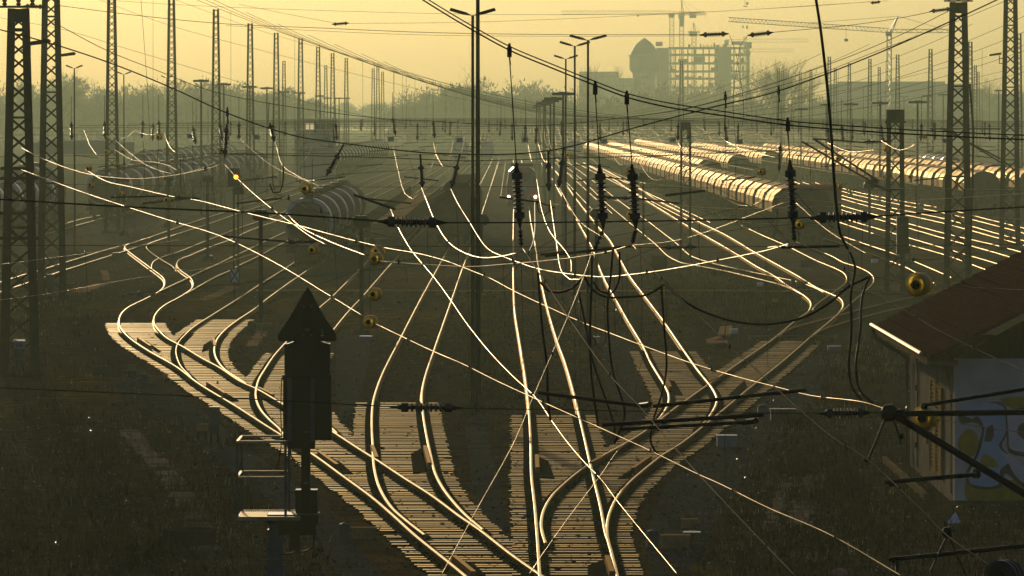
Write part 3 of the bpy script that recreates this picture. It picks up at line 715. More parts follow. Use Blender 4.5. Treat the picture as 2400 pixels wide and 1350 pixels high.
sp_=flat('stake wagon with timber, first in the row left of the dark hopper wagon',-8.3,337,-.003,'stake wagons left of the dark hopper wagon',True)
for i in range(1,10):
    D=337+13.3*i; tree_copy(sp_,(-8.3+.003*(D-337),D,0),-.003,'stake wagon with timber, %s in the row left of the dark hopper wagon'%nth(i+1))
# dark hopper in the middle
def box_wagon(name,label,cat,x,y,rz,prof,L,mats,group=None):
    t=thing(name,label,cat,(x,y,0),group); t.rotation_euler=(0,0,rz)
    b=MB(); n=len(prof)
    for s in range(n):
        a,c=prof[s],prof[(s+1)%n]; b.add([(a[0],-L/2,a[1]),(a[0],L/2,a[1]),(c[0],L/2,c[1]),(c[0],-L/2,c[1])],[(0,1,2,3)],0)
    b.add([(u,-L/2,z) for u,z in prof],[tuple(range(n))],1); b.add([(u,L/2,z) for u,z in prof],[tuple(range(n-1,-1,-1))],1)
    b.build('body',mats,t,world=False); wheels(t,L); buffers(t,L)
    b=MB(); b.bx(-1.2,1.2,-L/2-.08,L/2+.08,.85,1.2); b.build('underframe',M['hopperlow'],t,world=False)
    return t
pent=[(-1.55,1.25),(-1.55,3.3),(-.45,4.75),(.95,4.75),(1.55,3.6),(1.55,1.25)]
w1=box_wagon('hopper_wagon','dark open-topped hopper wagon with lit side boards, in the middle left of the lamp post','hopper wagon',X(1062,340),346,0,pent,12,[M['hopperend'],M['hopperend']])
b=MB()
for k in range(12): b.add([(1.6,-5.5+k*.95,3.55),(1.6,-4.7+k*.95,3.55),(1.0,-4.7+k*.95,4.72),(1.0,-5.5+k*.95,4.72)],[(0,1,2,3)])
for k in range(12): b.bx(1.56,1.62,-5.5+k*.95,-4.7+k*.95,2.2,3.5)
b.build('side_board',M['plank'],w1,world=False)
for i in range(1,4): tree_copy(w1,(X(1062,340)+.02*i,346+13*i,0),0,'dark open-topped hopper wagon, %s behind the one left of the lamp post'%nth(i))
# tarpaulin end and red van by the nearest train
tp=[(-1.5,1.1),(-1.55,3.2),(-1.1,4.0),(-.4,4.3),(.4,4.3),(1.1,4.0),(1.55,3.2),(1.5,1.1)]
box_wagon('covered_wagon','dark round-roofed wagon closing the nearest hopper train','covered wagon',20.6,354,.008,tp,11,[M['hopperend'],M['hopperend']])
sq=[(-1.45,1.1),(-1.45,3.75),(1.45,3.75),(1.45,1.1)]
rv=box_wagon('container_wagon','red box van behind the near end of the long hopper train','van',X(1928,396),402,.006,sq,12,[M['redvan'],M['redvan']])
b=MB()
for k in range(7): b.bx(-1.3+k*.42,-1.22+k*.42,-6.05,-6.0,1.2,3.7)
b.build('door_rib',M['redvan'],rv,world=False)
# tank wagons
def tank(label,x,y,rz,group,L=12.4,ribs=10,r=1.5):
    t=thing('tank_wagon',label,'tank wagon',(x,y,0),group); t.rotation_euler=(0,0,rz); z=2.75
    b=MB(); prof=[(0,0.01),(.06,.5),(.12,.95),(.22,1.3),(.38,r),(L-1.4-.38,r),(L-1.4-.22,1.3),(L-1.4-.12,.95),(L-1.4-.06,.5),(L-1.4,.01)]
    b.lathe((0,-L/2+.7,z),(0,1,0),prof[3:7],36); o=b.build('barrel',M['tank'],t,world=False,smooth=False)
    me=o.data; me.polygons.foreach_set('use_smooth',[len(p.vertices)==4 for p in me.polygons])
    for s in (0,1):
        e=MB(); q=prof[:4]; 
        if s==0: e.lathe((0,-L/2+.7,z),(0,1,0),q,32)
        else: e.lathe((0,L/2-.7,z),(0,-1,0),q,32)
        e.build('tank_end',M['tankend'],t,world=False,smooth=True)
    b=MB(); b.lathe((0,-L/2+1.2,z),(0,1,0),[(0,r-.02),(.01,r+.02),(1.1,r+.02),(1.11,r-.02)],36); b.build('highlight_sleeve',M['tank_highlight'],t,world=False,smooth=False)  # added pale sleeve, a painted highlight behind the near tank end
    b=MB()
    for k in range(ribs):
        y0=-L/2+2.5+(L-3.8)*k/(ribs-1); b.lathe((0,y0-.05,z),(0,1,0),[(0,r-.01),(.005,r+.06),(.1,r+.06),(.105,r-.01)],32)
    b.build('band',M['tankband'],t,world=False,smooth=False)
    b=MB()
    for xx in (-1.1,1.1): b.bx(xx-.1,xx+.1,-L/2+.2,L/2-.2,.95,1.25)
    b.bx(-1.3,1.3,-L/2+.1,-L/2+.3,.85,1.3); b.bx(-1.3,1.3,L/2-.3,L/2-.1,.85,1.3)
    for y0 in (-L/2+1.6,L/2-1.6): b.bx(-1.25,1.25,y0-.2,y0+.2,1.2,1.9)
    b.build('underframe',M['hopperlow'],t,world=False)
    b=MB(); b.bx(-.35,.35,-L/2+.9,L/2-.9,z+r+.08,z+r+.13); b.build('walkway',M['steel'],t,world=False)
    b=MB(); b.lathe((0,0,z+r-.05),(0,0,1),[(0,.4),(.35,.4),(.4,.3),(.42,.05)],16); b.build('hatch',M['tankband'],t,world=False)
    b=MB()
    for xx in (.95,1.3): b.tube([(xx,-L/2+.45,1.2),(xx,-L/2+.45,3.4)],.03,5)
    for k in range(7): b.tube([(.95,-L/2+.45,1.3+.33*k),(1.3,-L/2+.45,1.3+.33*k)],.025,5)
    b.build('ladder',M['steel'],t,world=False)
    wheels(t,L); buffers(t,L)
    return t
TW=13.4
def tank_row(x0,D0,n,slope,descr,group,ribs=10,first=None):
    global tk
    for i in range(n):
        D=D0+TW*(i+.5); x=x0+slope*(D-D0); lab='tank wagon, %s along %s'%(nth(i+1),descr)
        if i==0 and first: lab=first
        if ribs not in TK: TK[ribs]=tank(lab,x,D,-math.atan(slope),group,ribs=ribs)
        else:
            c=tree_copy(TK[ribs],(x,D,0),-math.atan(slope),lab); c['group']=group
TK={}
tank_row(-12.6,309,5,.003,'the tank train nearest the middle','tank wagons nearest the middle',11,'grey-brown ribbed tank wagon nearest the camera, its round end towards us')
c=pt(833,487,325); 
tank_row(-36.7,449,18,.0076,'the left tank train with a bare round end','tank wagons with a bare round end',16)
tank_row(-40.2,368,5,.004,'the ribbed tank train cut by the left edge','ribbed tank wagons at the left edge',14)
tank_row(-47.5,440,5,.004,'the tank train behind the ribbed ones at the left edge','tank wagons behind the left edge train',14)
tank_row(-49.8,672,14,.0085,'the far left tank train under the plate with 19','tank wagons under the plate with 19',16)
tank_row(-27.2,755,18,.006,'the hazy tank train right of the signal cabin','hazy tank wagons right of the signal cabin',16)
tank_row(56.,640,3,-.002,'the pale tank wagons behind all hopper trains','pale tank wagons at the far right',11)
plate_text('122',.55,M['black'],(X(833,330)-.02,316,2.9),None,'wagon_number') if False else None
# red locomotive
def loco():
    x,D=1.0,506; t=thing('locomotive','red locomotive facing us with two lit headlamps','locomotive',(x,D,0)); L=16
    prof=[(-1.5,.7),(-1.55,2.4),(-1.3,3.7),(-.75,4.2),(.75,4.2),(1.3,3.7),(1.55,2.4),(1.5,.7)]
    b=MB(); n=len(prof)
    for s in range(n):
        a,c=prof[s],prof[(s+1)%n]; b.add([(a[0],-L/2+.5,a[1]),(a[0],L/2,a[1]),(c[0],L/2,c[1]),(c[0],-L/2+.5,c[1])],[(0,1,2,3)])
    fr=[(u*.97,-L/2+(0 if z<2.5 else .45),z) for u,z in prof]
    b.add(fr+[(u,-L/2+.5,z) for u,z in prof],[tuple(range(n))]+[(i,(i+1)%n,n+(i+1)%n,n+i) for i in range(n)])
    b.build('body',M['redloco'],t,world=False)
    for s in (-1,1):
        b=MB(); b.prism([(s*.12,-L/2+.15,2.75),(s*1.2,-L/2+.2,2.75),(s*1.05,-L/2+.42,3.55),(s*.12,-L/2+.4,3.6)],(0,-.06,0)); b.build('windscreen',M['glass'],t,world=False)
        b=MB(); b.lathe((s*1.32,-L/2-.08,1.25),(0,1,0),[(0,.15),(.12,.16)],12); b.build('headlamp',M['headlight'],t,world=False)
    b=MB(); b.bx(-1.4,1.4,-L/2-.05,L/2,.35,.75); b.build('underframe',M['hopperlow'],t,world=False)
    b=MB(); b.bx(-.45,.45,-L/2-.04,-L/2+.02,1.9,2.4); b.build('number_panel',M['signgrey'],t,world=False)
    b=MB(); b.bx(-1.1,1.1,-5,5,4.2,4.45); b.build('roof_gear',M['steel'],t,world=False)
    wheels(t,L,'hopperlow',.55); buffers(t,L,1.05)
loco()
for i,(px,D,lab) in enumerate([(1080,1000,'pale covered wagon in the far haze, leftmost of three near the plate with 23'),(1140,1010,'pale covered wagon in the far haze, middle one near the plate with 24'),(1345,1000,'pale covered wagon in the far haze, right of the centre lamps')]):
    box_wagon('covered_wagon',lab,'covered wagon',X(px,D),D,0,tp,14,[M['farwhite'],M['farwhite']])
# ---------------------------------------------------------------- background
def PB(mb,x0,y0,x1,y1,D,dep=8,mi=0):
    p=pt(x0,y1,D); q=pt(x1,y0,D); mb.bx(p.x,q.x,D,D+dep,p.z,q.z,mi)
GY=lambda D: HY+F*H/D
# water tower
def water_tower():
    D=2070; s=D/F; x=X(1511,D); t=thing('water_tower','old round water tower with a domed pointed roof, left of the building shell','water tower',(x,D+8,0))
    z=lambda y: ZT(y,D)
    b=MB(); b.lathe((0,0,-1),(0,0,1),[(0,27*s),(z(180)+1,27*s),(z(171)+1,28*s),(z(165)+1,34*s),(z(160)+1,35*s),(z(130)+1,35*s)],40); b.build('shaft',M['tower'],t,world=False)
    b=MB(); b.lathe((0,0,z(131)),(0,0,1),[(0,39*s),(1*s,39*s),(3*s,33*s)]+[((131-y)*s,r*s) for y,r in ((124,31.5),(118,29),(112,26),(107,22.5),(102,18.5),(97,13),(93,7),(88,.05))],40); b.build('roof',M['towerroof'],t,world=False)
    b=MB()
    for dx in (-3,4): b.bx((dx-2)*s,(dx+2)*s,-28.6*s,-26.5*s,z(184),z(178))
    b.build('window',M['fardark'],t,world=False)
water_tower()
def shell():
    D=2180; t=thing('building','tall concrete building shell under construction with open floors, right of the water tower','building',(X(1650,D),D,0))
    b=MB()
    for y in (112,128,148,167,184,205,226,250): PB(b,1568,y-2,1757,y+2.5,D,18)
    b.build('floor_slab',M['far'],t)
    b=MB()
    for x in (1572,1583,1598,1612,1627,1648,1662,1676,1720,1735,1752):
        for dy in (0,15): PB(b,x-1.6,112,x+1.6,320,D+dy,1)
    PB(b,1750,100,1756,330,D,4); b.build('column',M['far'],t)
    b=MB(); PB(b,1682,110,1714,330,D-1,20); b.build('core',M['far'],t)
    b=MB(); PB(b,1540,112,1568,330,D+3,16); b.build('stair_core',M['far'],t)
    b=MB()
    random.seed(3)
    for k in range(46):
        x=random.uniform(1570,1750); y=random.choice((112,128,148,167,184,205)); PB(b,x,y-random.uniform(3,13),x+random.uniform(2,9),y,D+random.uniform(2,10),1)
    PB(b,1627,132,1652,146,D+4,4); PB(b,1590,138,1612,150,D+4,4); PB(b,1745,99,1762,113,D,5); PB(b,1715,97,1735,105,D,5); PB(b,1537,98,1553,108,D,4)
    b.build('formwork',M['fardark'],t)
    b=MB()
    for y in (106,109): PB(b,1640,y,1712,y+.7,D,.2)
    for k in range(9): PB(b,1640+k*9,103,1640.8+k*9,112,D,.2)
    b.build('guard_rail',M['fardark'],t)
shell()
def block(name,label,rects,D,m='far',extra=()):
    t=thing(name,label,'building',(X(rects[0][0],D),D,0)); 
    for i,r in enumerate(rects):
        b=MB(); PB(b,*r,D+i*.6,14); b.build('wall',M[m],t)
    for r in extra:
        b=MB(); PB(b,*r,D-.25,.3); b.build('window_band',M['fardark'],t)
    return t
block('office_block','pale flat-roofed office block behind the poplars, left of the water tower',[(1358,168,1450,330),(1440,183,1512,330)],2240,extra=[(1404,176,1450,182),(1358,200,1450,203),(1450,200,1508,203),(1450,222,1508,225)])
block('hall','long flat-roofed hall behind the right-hand trains',[(1942,197,2225,330),(1968,191,2215,197),(2225,196,2262,330)],1750,extra=[(1942,211,2225,212.5),(1942,226,2225,227)])
block('hall','lower grey hall with a pitched end at the far right',[(2262,208,2310,330),(2270,220,2400,330)],1820)
block('house','pale low house among trees behind the centre lamps',[(1520,262,1560,300)],1820,'tower',[(1526,270,1554,276)])
block('house','small pale house in front of the water tower foot',[(1480,258,1516,300)],1750,'tower',[(1485,268,1510,273)])
block('house','low dark shed among the centre trees',[(1050,208,1090,300)],1890,'fardark')
# signal cabin
def cabin():
    D=720; t=thing('signal_cabin','glazed signal cabin standing among the left masts with a lit window','signal cabin',(X(737,D),D,0))
    b=MB(); PB(b,690,305,782,425,D,9); b.build('wall',M['far'],t)
    b=MB(); PB(b,706,278,790,288,D-.8,11); b.build('roof',M['fardark'],t)
    b=MB(); PB(b,714,288,784,305,D,9); b.build('lantern',M['farwhite'],t)
    for x0,x1,m in ((717,724,'litwin'),(727,735,'litwin'),(739,748,'glass'),(752,762,'glass'),(766,780,'glass')):
        b=MB(); PB(b,x0,290,x1,303,D-.15,.2); b.build('window',M[m],t)
    b=MB(); PB(b,706,335,768,346,D-.2,.25); b.build('sign_board',M['farwhite'],t)
    p=pt(737,340.5,D-.3); plate_text('capital of musik',.42,M['signgrey'],p,t,'sign_lettering')
cabin()
b=MB(); PB(b,60,335,280,362,760,30); PB(b,90,330,250,336,765,20); tag(b.build('warehouse',M['far']),'long low warehouse behind the left edge tank wagons','warehouse')
# cranes
def lattice_beam(mb,p,q,h,n,w=.16,tri=True):
    p=Vector(p);q=Vector(q); up=Vector((0,0,h))
    mb.beam(p,q,w); mb.beam(p+up,q+up,w)
    for i in range(n):
        a=p.lerp(q,i/n); c=p.lerp(q,(i+1)/n); m_=(a+c)/2+up
        mb.beam(a,m_,w*.7); mb.beam(m_,c,w*.7)
def lattice_post(mb,x,D,z0,z1,w,n,th=.22):
    for sx in (-1,1):
        for sy in (-1,1): mb.beam((x+sx*w/2,D+sy*w/2,z0),(x+sx*w/2,D+sy*w/2,z1),th)
    for i in range(n):
        a=z0+(z1-z0)*i/n; c=z0+(z1-z0)*(i+1)/n
        for sy in (-1,1):
            mb.beam((x-w/2,D+sy*w/2,a),(x+w/2,D+sy*w/2,c),th*.6); mb.beam((x+w/2,D+sy*w/2,a),(x-w/2,D+sy*w/2,c),th*.6)
def crane(label,xm,y_top,y_jib,x0,x1,D,apex=None,yj1=None,cw=None,jh=1.,hook=None):
    s=D/F; x=X(xm,D); z=ZT(y_jib,D); t=thing('tower_crane',label,'crane',(x,D,0))
    b=MB(); lattice_post(b,x,D,0,ZT(y_top,D),10*s,int((ZT(y_top,D))/1.7)); b.build('mast',M['crane'],t)
    b=MB(); z1=ZT(yj1 if yj1 else y_jib,D); lattice_beam(b,(x,D,z),(X(x0,D),D,z1),jh,max(8,int(abs(x0-xm)/9)),.17); b.build('jib',M['crane'],t)
    b=MB(); lattice_beam(b,(x,D,z),(X(x1,D),D,z),jh*.8,6,.18); b.build('counter_jib',M['crane'],t)
    if cw:
        b=MB(); PB(b,*cw,D-.8,1.6); b.build('counterweight',M['fardark'],t)
    b=MB(); PB(b,xm-7,y_jib-2,xm+7,y_jib+7,D-.8,1.6); b.build('operator_cab',M['fardark'],t)
    if apex:
        b=MB(); a=pt(apex[0],apex[1],D); b.beam((x,D,z),a,.3); b.beam((x+6*s,D,z),a,.3); b.beam(a,(X((x0+xm)/2,D),D,(z+z1)/2+jh),.1); b.beam(a,(X(x1,D),D,z+.4),.1); b.build('apex_frame',M['crane'],t)
    if hook:
        b=MB(); p=pt(hook[0],hook[1],D); q=pt(hook[0],hook[2],D); b.beam(p,q,.08); b.box(q.x,q.y,q.z,.9,.5,.7); b.build('hook_block',M['fardark'],t)
crane('pale tower crane with a long level jib pointing left over the water tower',1574,38,34,1315,1650,2240,cw=(1616,32,1632,42),jh=1.5,hook=(1495,34,37))
crane('slim tower crane with a pointed head, right of the level-jib crane',1597,30,36,1640,1655,2210,apex=(1597,0),cw=(1592,42,1602,62),jh=1.)
crane('short tower crane rising from the building shell',1626,76,78,1612,1640,2200,apex=(1625,53),cw=(1616,74,1634,85),jh=.85)
crane('large slewing crane with a long jib over the right-hand hall',2083,72,77,1707,2225,1260,apex=(2105,38),yj1=51,jh=1.05,hook=(1983,67,94))
crane('faint distant crane with its jib just above the building shell',1738,97,99,1895,1700,2660,jh=1.65,cw=(1698,94,1708,106))
crane('faintest distant crane whose jib ends above the bare trees',1752,118,122,1860,1740,2770,jh=1.65)
t=thing('radio_mast','slim lattice radio mast with aerials behind the building shell','radio mast',(X(1746,2100),2100,0))
b=MB(); lattice_post(b,X(1746,2100),2100,0,ZT(12,1500),9*1500/F,30,.16); b.build('lattice',M['crane'],t)
b=MB(); PB(b,1742,14,1752,16,2100,1.4); PB(b,1749,5,1754,11,2100,1.4); PB(b,1745.5,0,1746.5,14,2100,.4); PB(b,1740,60,1743,66,2100,1.4); PB(b,1749,60,1753,68,2100,1.4); b.build('aerial',M['fardark'],t)

# ---------------------------------------------------------------- trees (bare, winter)
def bare_tree(h,spread,seed,dens=1.,upright=.5):
    rnd=random.Random(seed); tr=MB(); cr=MB()
    def rec(p,d,L,r,lev):
        pts=[p]; q=p
        for i in range(3):
            d=(d+Vector((rnd.gauss(0,.12),rnd.gauss(0,.12),rnd.gauss(.03,.08)))).normalized(); q=q+d*L/3; pts.append(q)
        (tr if lev<2 else cr).tube(pts,[r,r*.85,r*.7,r*.55],5 if lev<2 else 3,caps=False)
        if lev>=4: return
        n=[4,5,5,5][lev]
        for k in range(int(n*dens+.5)):
            f=rnd.uniform(.35,1); base=pts[0].lerp(pts[-1],f) if lev else pts[0].lerp(pts[-1],rnd.uniform(.45,1))
            a=rnd.uniform(0,6.283); nd=(d*upright+Vector((math.cos(a),math.sin(a),rnd.uniform(-.1,.5)))*spread).normalized()
            rec(base,nd,L*rnd.uniform(.5,.72),r*.45,lev+1)
        
    rec(Vector((0,0,-.3)),Vector((0,0,1)),h*.42,h*.018,0)
    return tr,cr
def bush_tree(h,w,seed,n=2600):
    """dense crown of many small twig clumps, ragged edge"""
    rnd=random.Random(seed); tr=MB(); cr=MB()
    tr.tube([(0,0,-.3),(.1,0,h*.3),(0,.1,h*.7)],[h*.02,h*.016,h*.006],6)
    blobs=[(rnd.gauss(0,w*.24),rnd.gauss(0,w*.24),h*rnd.uniform(.3,.82),rnd.uniform(.16,.3)*w) for _ in range(13)]
    for k in range(8):
        bl=blobs[k]; tr.tube([(0,0,h*.25),(bl[0]*.6,bl[1]*.6,bl[2]*.8),(bl[0],bl[1],bl[2])],[h*.01,h*.007,h*.003],4)
    for k in range(n):
        bx_,by,bz,br=rnd.choice(blobs); v=Vector((rnd.gauss(0,1),rnd.gauss(0,1),rnd.gauss(0,1))).normalized()*br*rnd.uniform(.3,1)**.5*rnd.choice((1,1,1,1.18))
        p=Vector((bx_,by,bz))+v; d=(v.normalized()+Vector((rnd.gauss(0,.5),rnd.gauss(0,.5),rnd.gauss(.4,.5)))).normalized(); L=rnd.uniform(.5,1.3)*h/16
        sd=d.cross(Vector((rnd.gauss(0,1),rnd.gauss(0,1),rnd.gauss(0,1)))).normalized()*L*.22
        cr.add([tuple(p-sd),tuple(p+sd),tuple(p+d*L)],[(0,1,2)])
    return tr,cr
TP={}
def plant(kind,label,group,px,top,D,jit=0):
    D*=1.38
    h=ZT(top,D); rz=random.uniform(0,6.28)
    if kind not in TP:
        if kind.startswith('bush'): tr,cr=bush_tree(16,13 if kind!='bushw' else 20,sum(map(ord,kind)))
        elif kind=='poplar': tr,cr=bare_tree(16,.32,5,1.05,1.1)
        else: tr,cr=bare_tree(16,.85,11 if kind=='bare' else 23,1.,.75)
        t=thing('tree',label,'tree',(X(px,D),D,0),group); tr.build('trunk',M['bark'],t,world=False); cr.build('crown',M['twig'] if kind!='bushe' else M['ever'],t,world=False); TP[kind]=t
        zs=[v[2] for v in cr.v]; TP[kind+'h']=sorted(zs)[int(len(zs)*.998)]; r=t
    else:
        r=tree_copy(TP[kind],(X(px,D),D,0),rz,label); r['group']=group
    k=h/TP[kind+'h']; r.scale=(k,k,k); r.rotation_euler=(0,0,rz)
    return r
random.seed(11)
g='trees of the hazy wood along the left horizon'; lb='bare tree in the dense hazy wood behind the left-hand masts'
prof=[(-20,205),(20,190),(60,200),(95,198),(140,178),(175,190),(215,205),(250,206),(285,204),(320,202),(350,196),(385,196),(420,190),(455,192),(490,190),(520,193),(550,199),(580,196),(610,200),(640,207),(675,212),(700,218)]
for i,(px,ty) in enumerate(prof):
    plant(['busha','bushb','bushw'][i%3],lb,g,px+random.uniform(-6,6),ty+random.uniform(-4,4),random.uniform(1180,1300))
    plant(['bushb','bushw','busha'][i%3],lb,g,px+18,ty+random.uniform(14,30),random.uniform(1080,1160))
    if i%2==0: plant(['bare','bareb'][i%4//2],lb,g,px+8,ty-random.uniform(0,10),random.uniform(1200,1300))
plant('bare','tall bare tree above the left wood, beside the second left mast','bare trees',150,160,1000)
g='trees of the paler wood in the gap'; lb='pale bare tree in the faint far wood in the middle gap'
for px in range(700,1000,24): plant(random.choice(['busha','bushb','bushw']),lb,g,px,243+random.uniform(-6,6)-max(0,(760-px))*.3,random.uniform(1850,2000))
g='dark trees of the wood behind the centre'; lb='dense tree in the dark wood left of the centre lamp row'
for px,ty in [(945,238),(965,228),(985,218),(1010,206),(1030,200),(1050,206),(1070,204),(1090,205),(1110,208),(1130,212),(1150,214),(1170,216),(1195,216),(1215,206),(1240,192),(1262,190),(1285,196),(1300,214)]:
    plant(random.choice(['busha','bushb','bushw','bushe']),lb,g,px+random.uniform(-5,5),ty+random.uniform(-3,3),random.uniform(1250,1400))
    plant('bushw',lb,g,px+10,ty+22,random.uniform(1100,1200))
plant('bareb','tall bare tree standing above the centre wood, left of the nearest lamp','bare trees',1133,150,1150); plant('bushe','dark conifer-like tree on the left of the tall bare centre tree','bare trees',1096,188,1120)
plant('bareb','wide bare tree right of the nearest lamp post','bare trees',1222,188,1300)
for i,(px,ty) in enumerate([(1412,158),(1428,146),(1441,150)]): plant('poplar','bare poplar before the office block, %s of three'%['left','middle','right'][i],'bare poplars',px,ty,1380)
for i,(px,ty) in enumerate([(1770,152),(1786,140),(1800,146),(1816,132),(1832,142),(1850,138),(1862,148)]): plant('poplar' if i%2 else 'bare','bare upright tree right of the building shell, %s from the left'%nth(i+1),'bare trees right of the building shell',px,ty,1050)
plant('bushe','round dark tree before the building shell, left one','trees before the building shell',1600,195,1300); plant('bushw','round dark tree before the building shell, wide one','trees before the building shell',1622,186,1350); plant('busha','round dark tree before the building shell, right one','trees before the building shell',1665,196,1330)
plant('bare','bare thin tree in front of the water tower shaft','trees before the water tower',1545,175,1400)
g='low hazy trees along the right horizon'; lb='low hazy tree in the belt behind the right-hand yard'
for px in range(1330,2420,26): plant(random.choice(['busha','bushb','bushw']),lb,g,px+random.uniform(-8,8),random.uniform(214,240) if px<1950 else random.uniform(236,258),random.uniform(1080,1230))
for i,(px,ty) in enumerate([(2310,185),(2328,178),(2345,190),(2390,195)]): plant('bare','bare tree at the far right behind the hall, %s from the left'%nth(i+1),'bare trees at the far right',px,ty,1200)
g='farthest pale trees on the horizon'; lb='faint far tree closing the horizon behind the yard'
for px in range(-40,2460,36): plant(random.choice(['busha','bushb','bushw']),lb,g,px,random.uniform(240,252),random.uniform(2040,2110))
# ---------------------------------------------------------------- overhead wires
def wpath(px, D0, D1, step=14., smooth=True):
    """wire through photo points, its distance going from D0 to D1 along the way"""
    P=[Vector(p) for p in px]; Q=crom(P,step) if smooth else P
    L=[0.]
    for i in range(1,len(Q)): L.append(L[-1]+(Q[i]-Q[i-1]).length)
    out=[]
    for q,l in zip(Q,L):
        f=l/L[-1]; out.append(pt(q.x,q.y,1/((1-f)/D0+f/D1)))
    return out
def wire(label,px,D0,D1,w=2.6,m='wire',name='contact_wire',cat='wire',smooth=True,clips=(),group=None):
    P=wpath(px,D0,D1,smooth=smooth); b=MB(); b.tube(P,[(w*.5 if m=='cable' else w*.36)*p.y/F for p in P],6)
    if not clips: return tag(b.build(name,M[m],loc=tuple(P[0]),smooth=True),label,cat,group)
    t=thing(name,label,cat,tuple(P[0]),group); b.build('strand',M[m],t,smooth=True)
    for f in clips:
        p=P[int(f*(len(P)-1))]; s=p.y/F; c=MB(); c.box(p.x,p.y,p.z,5*s,6*s,7*s); c.box(p.x,p.y,p.z+5*s,2.5*s,3*s,6*s); c.build('clamp',M['blackiron'],t)
    return t
def rod_insulator(parent,p,q,D,w=26,m='insul',name='insulator',capm='insulgrey'):
    """ribbed rod insulator between two photo points at distance D, w = width in photo pixels"""
    a=pt(*p,D); c=pt(*q,D); L=(c-a).length; r=w*.5*D/F; ax=c-a
    b=MB(); prof=[(0,r*.28),(L*.07,r*.34),(L*.14,r*.62),(L*.15,r*.7)]
    b.lathe(a,ax,prof,10); b.lathe(a,ax,[(L*.85,r*.7),(L*.86,r*.62),(L*.93,r*.4),(L,r*.2)],10)
    root=b.build(name,M['blackiron'],parent)
    for f0,f1 in ((.15,.25),(.75,.85)):
        b=MB(); b.lathe(a,ax,[(L*f0,r*.9),(L*(f0+.01),r),(L*(f1-.01),r),(L*f1,r*.9)],12); o=b.build('end_cap',M[capm],root,world=False); 
        o.data.transform(Matrix.Translation(-Vector(ORG[parent.name])))
    b=MB(); pr=[(L*.25,r*.5)]
    n=7
    for k in range(n):
        t0=L*(.27+.46*k/n); h=L*.46/n; pr+=[(t0+h*.15,r*.52),(t0+h*.35,r*1.05),(t0+h*.55,r*1.02),(t0+h*.7,r*.52)]
    pr.append((L*.75,r*.5)); b.lathe(a,ax,pr,14); o=b.build('shed',M[m],root,world=False); o.data.transform(Matrix.Translation(-Vector(ORG[parent.name])))
    return root
DA,DB,DC=60.,120.,262.
# --- nearest headspan
t=thing('headspan','nearest thick headspan ropes with three long ribbed insulators right of the middle','headspan',tuple(pt(1400,200,DA)))
def ropes(t,pxs,D,w,m='rope',name='rope'):
    P=wpath(pxs,D,D); b=MB(); b.tube(P,w*.5*D/F,6); return b.build(name,M[m],t,smooth=True)
UP=[(970,-14),(1020,18),(1100,66),(1195,118),(1290,158),(1395,200),(1470,228),(1560,250),(1700,272),(1845,293),(2000,306),(2200,318),(2420,328)]
ropes(t,UP,DA,4); ropes(t,[(x,y-9 if x<1500 else y-10) for x,y in UP],DA,3.2)
def tight(t,x,y,h,w,D):
    p=pt(x,y,D); s=D/F; b=MB(); b.box(p.x,p.y,p.z,w*s,w*s,h*s); b.lathe((p.x,p.y,p.z+h*s*.5),(0,0,1),[(0,w*.35*s),(5*s,w*.3*s),(9*s,.01)],8)
    b.tube([(p.x,p.y,p.z-h*s*.5),(p.x+2*s,p.y,p.z-h*s*.5-18*s)],2*s,5); b.build('rope_grip',M['blackiron'],t)
for x,y,x2,y2,x3,y3 in ((1194,122,1210,382,1222,580),(1395,210,1405,384,1392,590),(1469,233,1481,385,1482,572),(1846,296,1851,375,1862,566)):
    tight(t,x,y,24,11,DA)
    ropes(t,[(x,y+12),(x+(x2-x)*.5,(y+y2)/2),(x2,y2)],DA,2.6,name='hanger')
    rod_insulator(t,(x2,y2),(x2+9,y2+152 if x2<1800 else y2+158),DA,25)
    bx_=x2+9; by=y2+152
    P=[pt(bx_+(x3-bx_)*k/5,by+(y3-by)*k/5,DA) for k in range(6)]; b=MB(); b.tube(P,2.*DA/F,5)
    for p in P[1:5]: b.lathe(p,(0,0,1),[(-4*DA/F,3*DA/F),(0,6*DA/F),(4*DA/F,3*DA/F)],6)
    b.build('shackle',M['blackiron'],t)
ropes(t,[(-20,466),(300,485),(650,501),(885,518)],DA,4.4,name='cross_rope'); ropes(t,[(1045,522),(1300,521),(1600,517),(1900,510)],DA,3.8,name='cross_rope'); ropes(t,[(2052,507),(2200,497),(2420,484)],DA,3.8,name='cross_rope')
rod_insulator(t,(885,519),(1045,522),DA,25); rod_insulator(t,(1897,511),(2056,508),DA,26)
ropes(t,[(-20,908),(300,922),(600,936),(915,953)],DA,2.8,name='cross_rope'); ropes(t,[(1084,957),(1350,961),(1600,966),(1925,969)],DA,2.4,name='cross_rope'); ropes(t,[(2035,966),(2085,970)],DA,3,name='cross_rope')
rod_insulator(t,(915,954),(1085,956),DA,21); rod_insulator(t,(1920,969),(2040,967),DA,23)
